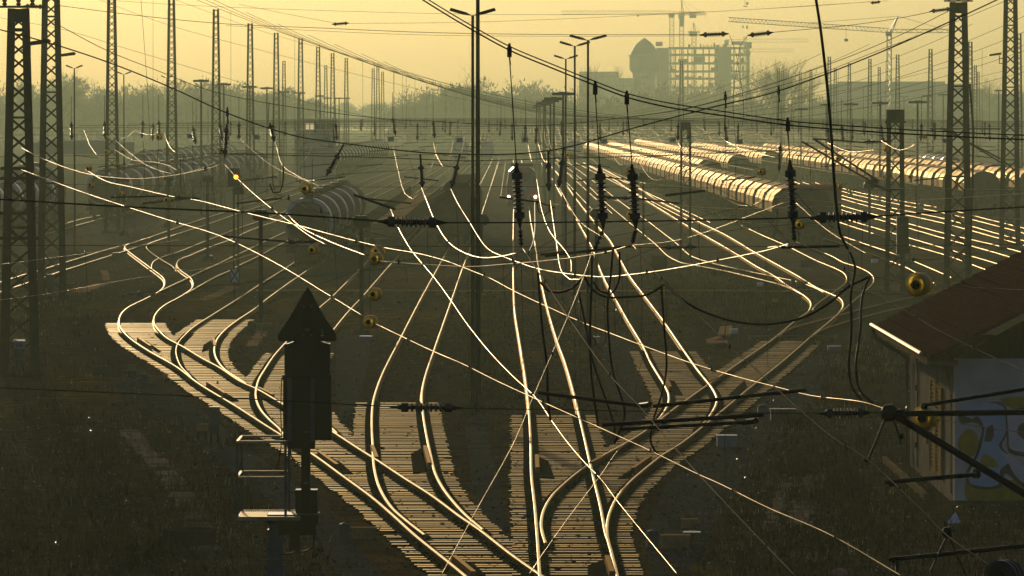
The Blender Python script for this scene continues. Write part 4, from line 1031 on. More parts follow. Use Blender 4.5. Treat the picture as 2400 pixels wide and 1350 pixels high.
# --- second headspan
t=thing('headspan','second headspan, its dark rope sagging from the upper left to below the middle','headspan',tuple(pt(1150,360,DB)))
ropes(t,[(-20,64),(130,105),(270,152),(400,205),(535,266),(690,318),(806,336),(985,357),(1075,361),(1200,361),(1320,347),(1500,296),(1660,254),(1825,213),(2050,128),(2250,40),(2420,-40)],DB,3.4)
ropes(t,[(500,360),(806,367),(985,373),(1075,377),(1285,372),(1500,366),(1850,352)],DB,2.2,name='cross_rope')
ropes(t,[(-20,575),(500,576),(1560,580)],DB,1.8,name='cross_rope'); ropes(t,[(1632,579),(2420,573)],DB,1.8,name='cross_rope'); rod_insulator(t,(1550,580),(1635,579),DB,12)
for a,c in (((985,362),(990,440)),((1078,362),(1058,440)),((1285,352),(1286,448)),((1322,345),(1310,440)),((806,338),(765,412))):
    m_=(a[0]+(c[0]-a[0])*.25,a[1]+(c[1]-a[1])*.25); ropes(t,[a,m_],DB,5,'blackiron','hanger'); rod_insulator(t,m_,c,DB,14)
for x,y in ((533,266),(1825,215),(1700,229)): tight(t,x,y,13,7,DB); ropes(t,[(x,y+8),(x-2,y+78)],DB,1.8,name='hanger')
rod_insulator(t,(531,290),(527,372),DB,11); rod_insulator(t,(1829,335),(1826,405),DB,8)
rod_insulator(t,(632,288),(643,331),DB,11); ropes(t,[(628,286),(631,240)],DB,1.5,name='hanger')
# --- third headspan
t=thing('headspan','third headspan hung from the second left mast to the thick right mast','headspan',tuple(pt(1250,292,DC)))
ropes(t,[(125,52),(250,118),(375,168),(470,205),(560,229),(740,259),(920,280),(1015,284),(1110,290),(1260,294),(1400,283),(1600,256),(1700,230),(1955,146),(2110,82),(2235,20)],DC,1.8)
ropes(t,[(-20,368),(600,360),(1200,362),(1800,355)],DC,1.4,name='cross_rope'); ropes(t,[(-20,430),(700,438),(1400,438),(2100,446)],DC,1.4,name='cross_rope')
for x,y in ((167,286),(335,282),(372,282),(245,284),(452,296),(515,288),(560,286),(640,290),(787,288),(920,276),(1015,282),(1232,292),(1258,296),(1590,288),(1700,292),(1940,300),(1972,292),(2065,292),(2160,288)):
    ropes(t,[(x,y-60),(x,y)],DC,1.1,name='hanger'); rod_insulator(t,(x,y),(x+random.uniform(-3,7),y+42),DC,9)
# --- far headspans between the mast rows
i=0
LX=lambda D: 1200-11800*27.6/D if D<560 else 1200-11800*(27.6-.004*(D-560))/D
for D,dx in ((330,0),(400,263),(465,403),(522,0),(590,0),(670,0),(760,0),(880,0),(1010,0)):
    i+=1; t=thing('headspan','hazy far headspan with small dark insulators, %s row behind the thick right mast'%nth(i),'headspan',(0,D,8.),'far headspans')
    s=F/D; xl=LX(D); xr=1200+11800*(54)/D; yt=HY-(20-H)*s; yl=HY+.5*s
    P=[]
    for k in range(25):
        f=k/24; P.append((xl+(xr-xl)*f, yt+(yl-yt)*(1-abs(2*f-1)**1.75)))
    ropes(t,P,D,1.1)
    ropes(t,[(xl-200,HY+.9*s),((xl+xr)/2,HY+.75*s),(xr+260,HY+.9*s)],D,1.1,name='cross_rope'); ropes(t,[(xl-200,HY+1.35*s),((xl+xr)/2,HY+1.3*s),(xr+260,HY+1.35*s)],D,.9,name='cross_rope'); ropes(t,[(xl-120,HY+3.3*s),(xr+200,HY+3.3*s)],D,.8,name='cross_rope')
    n=14; random.seed(40+i)
    for k in range(n):
        x=xl+60+(xr-xl-120)*(k+random.uniform(.2,.8))/n
        if D<700: rod_insulator(t,(x,HY+.55*s),(x+random.uniform(-2,2),HY+1.75*s),D,.2*s)
        else:
            p=pt(x,HY+.6*s,D); q=pt(x,HY+1.7*s,D); b=MB(); b.tube([p,p.lerp(q,.2),q.lerp(p,.2),q],[.03,.1,.1,.03],6); b.build('insulator',M['insul'],t)
        f=(x-xl)/(xr-xl); yr=yt+(yl-yt)*(1-abs(2*f-1)**1.75)
        if k%2==0: ropes(t,[(x,yr),(x,HY+.55*s)],D,.7,name='hanger')
# --- overhead line along the yard tracks: messenger, contact wire, droppers
SP=[122,195,262,330,400,465,522,590,670,760,880,1010]
n=0
for x0,x1,Ds in ((-14.2,-11,195),(-20,-15,262),(-27,-21,330),(-33,-27,400),(-10.6,-8,195),(-4,-3,195),(3.5,3.,262),(6.4,6,195),(11.,8.5,262),(16.,12,330),(21,14,262),(25,18,330),(31,24,330),(38,30,400),(45,36,330),(52,42,400)):
    n+=1; S=[d for d in SP if d>=Ds]; t=thing('overhead_line','thin sagging overhead line, %s of those fanning out over the yard'%nth(n),'overhead line',(x0,Ds,7.5),'overhead lines over the yard')
    side=lambda D: x0+(x1-x0)*(D-Ds)/(1010-Ds)
    ms=[]; cw=[]
    for a,c in zip(S,S[1:]):
        for k in range(10):
            f=k/10; D=a+(c-a)*f; ms.append(Vector((side(D),D,7.7-1.25*4*f*(1-f)))); cw.append(Vector((side(D)+.2*math.sin(D*.05),D,5.75)))
            if k in (2,5,8): dr=MB(); dr.tube([ms[-1],cw[-1]],.006,3); dr.build('dropper',M['rope'],t)
    for nm,P,k in (('messenger_wire',ms,.75),('running_wire',cw,.6)):
        b=MB(); b.tube(P,[max(.009,k*.4*p.y/F) for p in P],4); b.build(nm,M['oldwire'],t)
    # steady arms at the supports
    for D in S[:-1]:
        b=MB(); x=side(D); s_=1 if n%2 else -1; b.tube([(x-s_*.1,D,5.95),(x+s_*1.7,D,6.15)],.035,4); b.build('steady_arm',M['blackiron'],t)
# --- long near wires (traced), each its own thing
W=[
 ('bright wire from the nearest left mast through two disc insulators to the lower right',[(50,398),(200,453),(385,513),(515,553),(643,615),(763,687),(858,745)],178,74,2.4,(.45,.62,.9)),
 ('bright wire running down right from the lowest yellow disc insulator',[(882,760),(942,789),(1016,824),(1086,854),(1160,891),(1260,937),(1400,1000),(1525,1057),(1633,1110),(1693,1137),(1800,1190),(1945,1253),(2120,1354)],72,42,3.2,(.06,.17,.3,.5,.66,.86)),
 ('sagging bright wire from the nearest left mast to the insulator above the signal',[(50,347),(100,372),(160,395),(215,410),(270,417),(330,419),(385,414),(430,407),(510,388),(526,378)],178,122,2.2,(.9,)),
 ('bright wire falling right from the insulator above the red-lamp signal',[(527,386),(570,432),(648,498),(691,528),(730,556),(772,577)],121,90,2.2,(.5,)),
 ('sagging bright wire in front of the near tank wagon',[(560,365),(613,420),(650,446),(691,473),(736,491),(786,500),(850,500),(918,494),(988,475),(1055,443)],128,118,2.0,(.3,.45)),
 ('bright wire through the pair of yellow discs, sagging left of the middle',[(672,500),(700,529),(770,565),(866,602)],100,72,2.6,(.4,)),
 ('bright slack wire from the paired yellow discs to the third long insulator',[(892,612),(950,617),(1026,622),(1106,625),(1176,620),(1300,609),(1375,599),(1433,588),(1481,573)],71,60,2.6,(.1,.55,.9)),
 ('long bright wire crossing the photo from upper left to the pipe joint near the hut',[(200,398),(248,425),(308,439),(405,461),(468,471),(545,491),(650,517),(700,529),(788,553),(850,569),(913,583),(983,595),(1046,612),(1106,635),(1150,653),(1206,683),(1296,725),(1370,758),(1438,784),(1506,810),(1626,853),(1749,889),(1820,907),(1900,927),(2025,943),(2090,964)],180,56,2.8,(.12,.33,.48,.6,.78,.92)),
 ('white wire dropping in a curve to the first long insulator',[(988,440),(1003,478),(1018,515),(1051,568),(1091,594),(1126,604),(1163,603),(1221,591)],118,61,3,(.45,.7)),
 ('bright wire from the second headspan sagging low to the rightmost long insulator',[(1057,443),(1071,473),(1100,520),(1143,583),(1183,603),(1221,617),(1260,630),(1318,640),(1410,649),(1475,644),(1576,630),(1749,597),(1800,586),(1860,568)],118,61,2.6,(.25,.42,.6,.8)),
 ('steep bright wire falling from left of the dark hopper to the lower right',[(915,488),(933,533),(963,585),(983,610),(1021,655),(1058,706),(1093,757),(1150,828),(1200,880),(1258,935),(1293,986),(1330,1037),(1373,1087),(1410,1125),(1445,1172),(1594,1354)],120,46,3.2,(.15,.5,.72)),
 ('steep bright wire from the first long insulator to the lower right corner',[(1224,580),(1260,635),(1303,700),(1330,741),(1378,810),(1430,880),(1508,963),(1571,1037),(1636,1110),(1720,1200),(1868,1354)],60,42,3.2,(.1,.36,.9)),
 ('bright wire from the third long insulator to the dark disc at the lower right',[(1484,575),(1550,655),(1600,705),(1656,757),(1711,814),(1750,846),(1800,892),(1945,1020),(2030,1075),(2160,1195),(2220,1255),(2322,1326)],60,46,3.2,(.1,.3,.6,.75)),
 ('bright wire from the right insulator through the big yellow disc over the hut roof',[(1866,567),(1905,585),(1991,637),(2048,648),(2128,661)],60,57,2.4,(.5,)),
 ('short bright wire from the big yellow disc to the right edge',[(2184,669),(2270,673),(2420,681)],57,55,2.8,()),
 ('pale wire sagging in a bow over the hut ridge',[(1855,440),(1866,452),(1895,488),(1925,516),(1985,552),(2050,585),(2126,608),(2250,600),(2330,586),(2420,566)],66,62,2.6,(.55,)),
 ('bright wire from the right insulator falling over the hut roof to the right edge',[(1800,580),(1822,577),(1851,589),(1908,612),(1985,658),(2022,678),(2122,728),(2200,775),(2420,880)],62,52,2.8,(.35,.55,.8)),
 ('straight pale wire slanting down left through the middle to the bottom edge',[(1388,590),(1368,648),(1348,701),(1300,815),(1250,930),(1203,1040),(1120,1190),(1030,1356)],60,45,2.6,(.3,)),
 ('straight pale wire slanting down left from the black jumper clamp',[(1462,1042),(1440,1066),(1418,1100),(1350,1190),(1280,1287),(1234,1356)],58,48,2.8,(.15,.72)),
 ('short bright wire from the lower yellow disc by the hut to the right edge',[(2192,983),(2280,996),(2420,1018)],55,53,3,()),
 ('thin bright wire along the ground zone beyond the track curve',[(1900,1210),(1960,1262),(2060,1330)],70,60,.01,()),
 ('double bright catenary between the second and third long insulators, hanging deep',[(1290,470),(1303,560),(1318,640),(1336,655),(1358,655),(1372,640),(1388,598)],110,61,2.6,(.5,)),
 ('bright catenary left of the double lamps, kinked at its clamp',[(1258,420),(1272,500),(1290,545),(1325,588),(1338,608),(1338,650)],140,70,2.2,(.5,.8)),
 ('long thin gold wire straight across the right edge, upper one',[(1560,420),(1800,440),(2060,441),(2420,445)],200,170,1.3,()),
 ('long thin gold wire straight across the right edge, second from top',[(1500,428),(1700,448),(2000,476),(2200,466),(2420,452)],190,150,1.4,()),
 ('long thin gold wire straight across the right edge, lowest one',[(1600,510),(1800,524),(2100,529),(2420,530)],150,130,1.3,()),
 ('long thin gold wire straight across the right edge, third from top',[(1440,470),(1700,488),(2000,485),(2210,500),(2420,516)],180,140,1.3,()),
 ('thin gold wire low across the left ground, rising right',[(-20,705),(100,690),(330,650),(480,628),(700,560)],150,160,1.3,()),
 ('thin gold wire across the left mast feet',[(-20,622),(200,594),(330,575),(420,562)],170,200,1.2,()),
 ('thin gold wire from the disc above the second headspan to the far right',[(1295,478),(1400,490),(1470,497),(1560,505),(1640,512)],130,120,1.3,()),
]
for lab,px,D0,D1,w_,cl in W:
    if w_<.1: continue
    wire(lab,px,D0,D1,w_,clips=cl)
K=[
 ('thick black cable falling from the top edge to the clamps by the right ladder',[(1911,-10),(1922,60),(1933,150),(1945,270),(1955,420),(1962,500),(1970,550),(1986,582)],56,58,6),
 ('black jumper cable from the clamps by the right ladder down to its end',[(1992,592),(2004,625),(2000,655),(1994,690),(1996,760),(1990,860),(1998,910),(2020,938)],58,57,5),
 ('second black jumper cable beside the one by the right ladder',[(2040,648),(2022,690),(2016,780),(2006,860),(2016,915),(2046,945)],58,56,5),
 ('black slack cable sagging across the brown grass from the middle to the right clamps',[(1558,664),(1600,703),(1650,731),(1720,753),(1800,760),(1880,745),(1940,713),(1990,672),(2040,648)],59,58,5),
 ('black slack cable hanging between the middle insulators in a long bow',[(1265,660),(1282,680),(1310,686),(1340,676),(1362,655)],60,60,5),
 ('black slack cable hanging in the widest bow under the middle insulators',[(1370,650),(1390,680),(1420,696),(1470,696),(1520,690),(1555,668)],60,59.5,5),
 ('black jumper cable falling straight below the second long insulator',[(1388,600),(1386,680),(1383,780),(1385,860),(1392,930),(1402,1000)],60,59,5),
 ('black jumper cable curling below the third long insulator',[(1437,580),(1432,640),(1424,720),(1428,800),(1436,870),(1464,970),(1440,1040)],60,59,4.5),
 ('black jumper cable just left of the one below the third insulator',[(1452,590),(1450,660),(1430,690),(1405,682),(1390,660)],60,60,4.5),
 ('black jumper cable bowed left under the middle, second from left',[(1358,690),(1372,760),(1388,840),(1400,880),(1440,1000),(1440,1020)],60,58,4.5),
 ('black jumper cable dropping from the clamp right of the middle grass',[(1550,672),(1556,760),(1562,860),(1552,920),(1530,990),(1526,1040),(1545,1068)],59,58,4.5),
 ('long black jumper cable left of the middle, from the first insulator clamp downwards',[(1261,640),(1270,760),(1282,860),(1284,930),(1290,985)],60,59,5),
 ('thin black cable looped under the second headspan by the loco',[(1258,470),(1262,495),(1275,506),(1287,495),(1288,470)],118,118,3),
 ('thin black cable looped left of the loco headlamps',[(1254,475),(1252,560),(1236,600)],110,90,3),
 ('black looped cable behind the near tank wagon, left of its dome',[(632,430),(640,452),(656,450),(664,420),(663,385)],118,118,3),
 ('thin black cable hanging below the upper left wire',[(422,362),(424,440),(428,462)],125,125,2.4),
 ('black wire loop between the two tension insulators in the upper right sky',[(1710,82),(1728,140),(1722,190),(1718,250),(1722,300)],190,190,1.6),
 ('second black wire loop crossing it in the upper right sky',[(1752,84),(1736,105),(1730,150),(1740,215),(1743,270),(1738,300)],190,190,1.6),
 ('pair of thin dark wires crossing the whole sky from the second left mast',[(130,12),(320,36),(530,56),(760,66),(1000,76),(1300,81),(1650,81)],220,190,2),
 ('lower thin dark wire following the one across the sky',[(530,60),(760,73),(1000,82),(1300,85),(1650,84)],205,190,1.2),
 ('thin dark wire from the sky insulator rising to the thick right mast',[(1810,76),(2000,58),(2110,42),(2190,26)],190,260,2),
 ('faint wire high in the sky, upper one of two',[(-10,-20),(400,10),(800,26),(1200,34),(1600,30),(2080,2)],300,300,1.1),
 ('faint wire high in the sky ending at the small left sky insulator',[(560,10),(700,38),(785,54)],230,230,1.1),
 ('faint wire from the small left sky insulator to the right',[(815,55),(1100,52),(1500,36),(1900,14),(2040,4)],230,260,1.1),
 ('thin dark wire slanting up right to the sky at the right edge',[(1600,258),(1900,180),(2060,118),(2230,55),(2420,-25)],200,150,1.6),
 ('thin gold wire slanting through the upper left sky behind the masts',[(-10,40),(150,70),(300,115),(520,180),(760,250),(1000,300)],300,420,1.1),
 ('second thin wire slanting through the upper left sky behind the masts',[(220,-5),(400,60),(620,120),(900,190),(1250,270)],330,700,1.0),
 ('third thin wire slanting through the upper left sky behind the masts',[(400,-5),(620,75),(800,125),(960,170),(1250,262)],360,800,.9),
 ('thin wire slanting down through the right sky behind the masts',[(2420,150),(2250,190),(2000,240),(1800,270)],380,520,1.0),
 ('second thin wire slanting down through the right sky behind the masts',[(2420,100),(2250,150),(1900,226),(1500,270)],360,700,1.0),
 ('thin dark hanging wire with a grip above the near left masts',[(330,-5),(336,75),(345,200),(352,330)],150,150,1.3),
]
for lab,px,D0,D1,w_ in K: wire(lab,px,D0,D1,w_*(1.15 if w_>2.5 else 1),'cable' if w_>2.5 else 'rope','cable' if w_>2.5 else 'feeder_wire','cable' if w_>2.5 else 'wire')
# yellow disc insulators
def disc(label,px,py,D,w,ax=(-.55,-.8,-.05),m='yellow'):
    p=pt(px,py,D); r=w*.5*D/F; t=thing('disc_insulator',label,'insulator',tuple(p),'disc insulators on the wires'); A=Vector(ax).normalized()
    b=MB(); pr=[]
    for k in range(3):
        o=-r*.75+k*r*.5; pr+=[(o,r*.5),(o+r*.05,r*(.86+.07*k)),(o+r*.2,r*(.93+.035*k)),(o+r*.36,r*(.86+.07*k)),(o+r*.42,r*.55)]
    b.lathe(p,A,pr,22); b.build('shed',M[m],t,smooth=True)
    b=MB(); b.lathe(p,A,[(r*.5,r*.42),(r*.66,r*.4),(r*.7,r*.3),(r*.95,r*.26),(r*1.,r*.12),(r*1.3,r*.1)],14); b.build('metal_cap',M['blackiron'],t)
for lab,px,py,D,w_ in [('big glossy yellow disc insulator above the hut ridge',2155,666,57,58),('yellow disc insulator on the hut wall side, next to the pipe joint',2171,978,55,58),
  ('yellow ribbed disc insulator lowest on the left, on the long wire',869,754,73,32),('yellow disc insulator of the pair, lower one with the wire',882,606,72,32),('yellow disc insulator of the pair, upper one behind',886,590,74,32),
  ('yellow disc insulator alone below the pair left of the middle',880,689,74,31),('yellow disc insulator on top of the near tank wagon',719,442,118,26),('yellow disc insulator below the round end of the near tank wagon',735,585,95,25),
  ('yellow disc insulator right of the rightmost long insulator',1876,526,62,22),('pale yellow disc insulator beside the top of the third long insulator',1477,401,80,17),('pale yellow disc insulator beside the lower cap of the third long insulator',1478,501,80,17),
  ('small yellow disc insulator on the round tank end, upper',209,394,150,14),('small yellow disc insulator on the round tank end, lower',214,433,150,15),('small yellow disc insulator at the foot of the third left mast',278,389,150,13),
  ('small yellow disc insulator below the round tank end',285,453,150,12),('small yellow disc insulator left of the red-lamp signal',392,468,140,15),('yellow disc insulator beside the insulator above the red-lamp signal',523,352,122,16),
  ('small yellow disc insulator in front of the fourth left mast',374,321,160,14),('tiny yellow disc insulator, upper one on the third left mast',250,322,170,9),('tiny yellow disc insulator, middle one on the third left mast',251,356,170,11),('tiny yellow disc insulator beside the slim lamp post',289,354,170,9),
  ('small pale disc insulator beside the three double lamps',1333,362,140,11),('small yellow disc insulator among the hopper trains, rightmost',1786,402,150,19),('small yellow disc insulator in front of the fifth train',1966,372,170,13),('small yellow disc insulator left of the squat mast, upper',2077,350,180,12),('small yellow disc insulator left of the squat mast, lower',2073,414,180,10),('small yellow disc insulator right of the squat mast',2134,414,180,11),('small yellow disc insulator above the pale tank wagons',2168,320,190,11),('small yellow disc insulator over the red van',1970,436,140,13)]:
    disc(lab,px,py,D,w_)
disc('large dark glossy disc insulator cut by the lower right corner',2355,1352,45,84,m='insul')
# tension insulators hanging in the sky and other single insulators
def single(label,a,c,D,w_,m='insul'):
    t=thing('tension_insulator',label,'insulator',tuple(pt(*a,D)),'tension insulators'); rod_insulator(t,a,c,D,w_,m)
single('dark sky insulator left of the pair in the upper right sky',(1640,82),(1708,79),190,12); single('dark sky insulator right of the pair in the upper right sky',(1752,83),(1812,76),190,12)
single('small dark sky insulator in the upper left sky',(778,57),(818,54),230,8); single('dark insulator on the cap of the thick right mast, pointing left',(2178,27),(2232,20),262,10)
single('small dark insulator chain just above the hall',(2040,7),(2064,4),250,8); single('dark insulator chain between the two left masts at the top',(55,14),(104,16),200,11)
single('dark insulator chain level in front of the red-lamp signal wires',(405,462),(470,466),140,8); single('level dark insulator under the near tank wagon',(668,568),(745,566),110,10)
single('level dark insulator between the second and third long insulators',(1415,462),(1478,465),110,9); single('level dark insulator left of the squat mast',(2025,332),(2085,332),180,9)
# black tubes of the cantilever at the lower right and the registration arms in the middle
def tubes(name,label,cat,segs,group=None,joints=()):
    p0=pt(*segs[0][0],segs[0][2]); t=thing(name,label,cat,tuple(p0),group)
    for (a,c,D,w_) in segs:
        A=pt(*a,D); B=pt(*c,D*.995); b=MB(); b.tube([A,B],w_*.5*D/F,10); b.build('tube',M['blackiron'],t,smooth=False)
    for x,y,D,w_ in joints:
        p=pt(x,y,D); s=D/F; b=MB(); b.lathe(p,(1,-.3,.1),[(-w_*.5*s,w_*.35*s),(-w_*.3*s,w_*.6*s),(w_*.3*s,w_*.6*s),(w_*.5*s,w_*.35*s)],10); b.build('joint',M['blackiron'],t)
    return t
tubes('cantilever','large black tubular cantilever reaching in from the right in front of the graffiti','cantilever',
      [((2084,970),(2430,966),54,14),((2100,975),(2430,1175),54,17),((2165,950),(2430,908),54,9),((2075,1130),(2288,1112),54,11),((2080,968),(2035,1078),54,5),((2092,975),(2112,1040),54,5)],joints=[(2084,968,54,34),(2112,974,54,26),(2288,1110,54,20),(2032,1077,54,12),(2166,952,54,14),(2090,1132,54,15),(2112,1022,54,13)])
tubes('cantilever','black tube low at the lower right corner with two hanging rods','cantilever',[((2084,1312),(2430,1276),48,11),((2222,1250),(2180,1340),48,4),((2222,1250),(2262,1345),48,4),((2102,1312),(2102,1345),48,8)],joints=[(2220,1248,48,22),(2096,1312,48,14)])
for lab,s in (('thin black registration arm left of the middle jumper cables',[((1262,920),(1500,951),58,9),((1500,951),(1522,948),58,13)]),
              ('upper black registration arm across the right ladder, pointing right',[((1412,996),(1790,972),58,10),((1530,952),(1890,914),59,9)]),
              ('lower black registration arm across the right ladder',[((1455,1006),(1742,990),57.5,9),((1742,990),(1772,986),57.5,14)]),
              ('black registration arms at the second headspan, upper right of the middle',[((1278,600),(1480,577),118,7),((1268,597),(1330,590),118,5)]),
              ('black steady arm right of the middle lamp poles',[((1560,458),(1652,447),130,6)]),
              ('black steady arm in front of the red locomotive',[((1172,462),(1262,474),118,5),((1262,474),(1300,487),118,4)]),
              ('black steady arm over the dark hopper wagon roof',[((830,457),(925,490),110,6)]),
              ('black steady arm left of the red-lamp signal',[((260,463),(395,459),140,4)]),
              ('long black steady arm between the first headspan and the right clamp',[((1832,580),(1968,577),61,6)]),
              ('black steady arm under the near tank wagon',[((520,553),(670,566),110,5)])):
    tubes('registration_arm',lab,'registration arm',s)
tubes('cantilever','black hinged cantilever tubes left of the squat mast, pointing up left','cantilever',[((1880,332),(2050,430),240,5),((1906,325),(2060,425),240,5),((1906,325),(2030,334),240,4),((2030,426),(2088,450),240,7)],joints=[(2048,428,240,20)])
tubes('cantilever','dark cantilever tubes left of the mast at the right edge','cantilever',[((2205,300),(2345,372),330,4),((2225,308),(2345,380),330,3.5),((2180,302),(2345,302),330,3.5)])

# fine droppers hanging between the near wires, and thin slanting stays
random.seed(21)
DR=[(200,592,690),(430,362,462),(548,640,712),(612,478,560),(640,330,470),(733,372,470),(783,505,690),(868,615,742),(947,535,660),(1004,520,640),(1070,480,690),(1097,640,740),(1182,605,720),(1222,612,940),(1245,590,700),(1300,610,720),(1318,640,745),(1412,650,800),(1440,640,790),(1500,575,812),(1640,520,640),(1700,300,470),(1722,300,440),(1795,590,862),(1700,1000,1140),(1945,1024,1252),(2022,520,690),(2130,570,690),(2146,440,560),(2253,682,800),(1865,440,560),(1900,360,450),(1990,520,680),(335,330,420),(372,325,440),(452,340,470),(500,395,500),(565,410,560),(1455,620,760),(1362,700,900),(1345,760,1000),(1395,640,905),(1470,600,760),(1560,660,780)]
for i,(x,y0,y1) in enumerate(DR):
    D=random.uniform(60,115); wire('fine dark dropper wire, %s of the thin hanging wires counted from the left'%nth(1+sorted(DR).index((x,y0,y1))),[(x,y0),(x+random.uniform(-3,5),(y0+y1)/2),(x+random.uniform(-2,9),y1)],D,D*.97,1.5,'rope','dropper_wire','wire',group='fine hanging wires')
ST=[((1222,590),(1290,645),(1460,740)),((1385,650),(1330,730),(1250,790)),((1560,700),(1500,860),(1480,1000)),((1310,690),(1430,850),(1520,1000)),((1500,660),(1400,830),(1290,1000)),((1140,690),(1300,560),(1540,500)),((600,720),(900,620),(1180,585)),((300,690),(800,640),(1220,600)),((1230,600),(1500,540),(1850,460)),((1400,640),(1600,560),(1900,520)),((560,470),(720,420),(1000,395)),((1560,330),(1800,300),(2100,320)),((640,450),(780,520),(930,560)),((1640,420),(1780,500),(1850,570)),((1500,430),(1700,380),(1990,350))]
for i,q in enumerate(ST): wire('fine slanting stay wire, %s of the thin dark stays through the middle'%nth(i+1),q,90,75,1.3,'rope','stay_wire','wire',group='fine slanting stays')

LP=[[(197,305),(210,340),(225,362),(245,367)],[(316,306),(300,320),(272,328)],[(316,306),(345,316),(385,312)],[(385,312),(398,345),(422,366)],[(272,330),(300,355),(340,385),(380,402),(420,410)],[(268,350),(310,375),(360,380),(400,390),(425,408)],[(425,408),(470,395),(520,375)],[(645,332),(662,388),(690,408),(722,423),(752,420)],[(922,345),(930,385),(950,455),(967,467),(988,443)],[(1016,335),(1022,362),(1045,402)],[(1238,340),(1245,375),(1256,398)],[(1262,338),(1278,380),(1302,376)],[(1590,335),(1640,420),(1740,482),(1778,474),(1832,412)],[(1700,330),(1740,350),(1830,372)],[(1940,335),(1990,355),(2060,350)],[(2065,330),(2110,352),(2160,330)],[(1860,470),(1940,540),(2040,600)],[(560,325),(640,390),(760,440)],[(1310,440),(1360,520),(1420,560)],[(1480,575),(1600,560),(1850,470)]]
for i,q in enumerate(LP): wire('fine golden wire, %s of the thin slack loops strung across the yard'%nth(i+1),q,160,140,1.15,'wire','slack_wire','wire',group='thin slack wires')
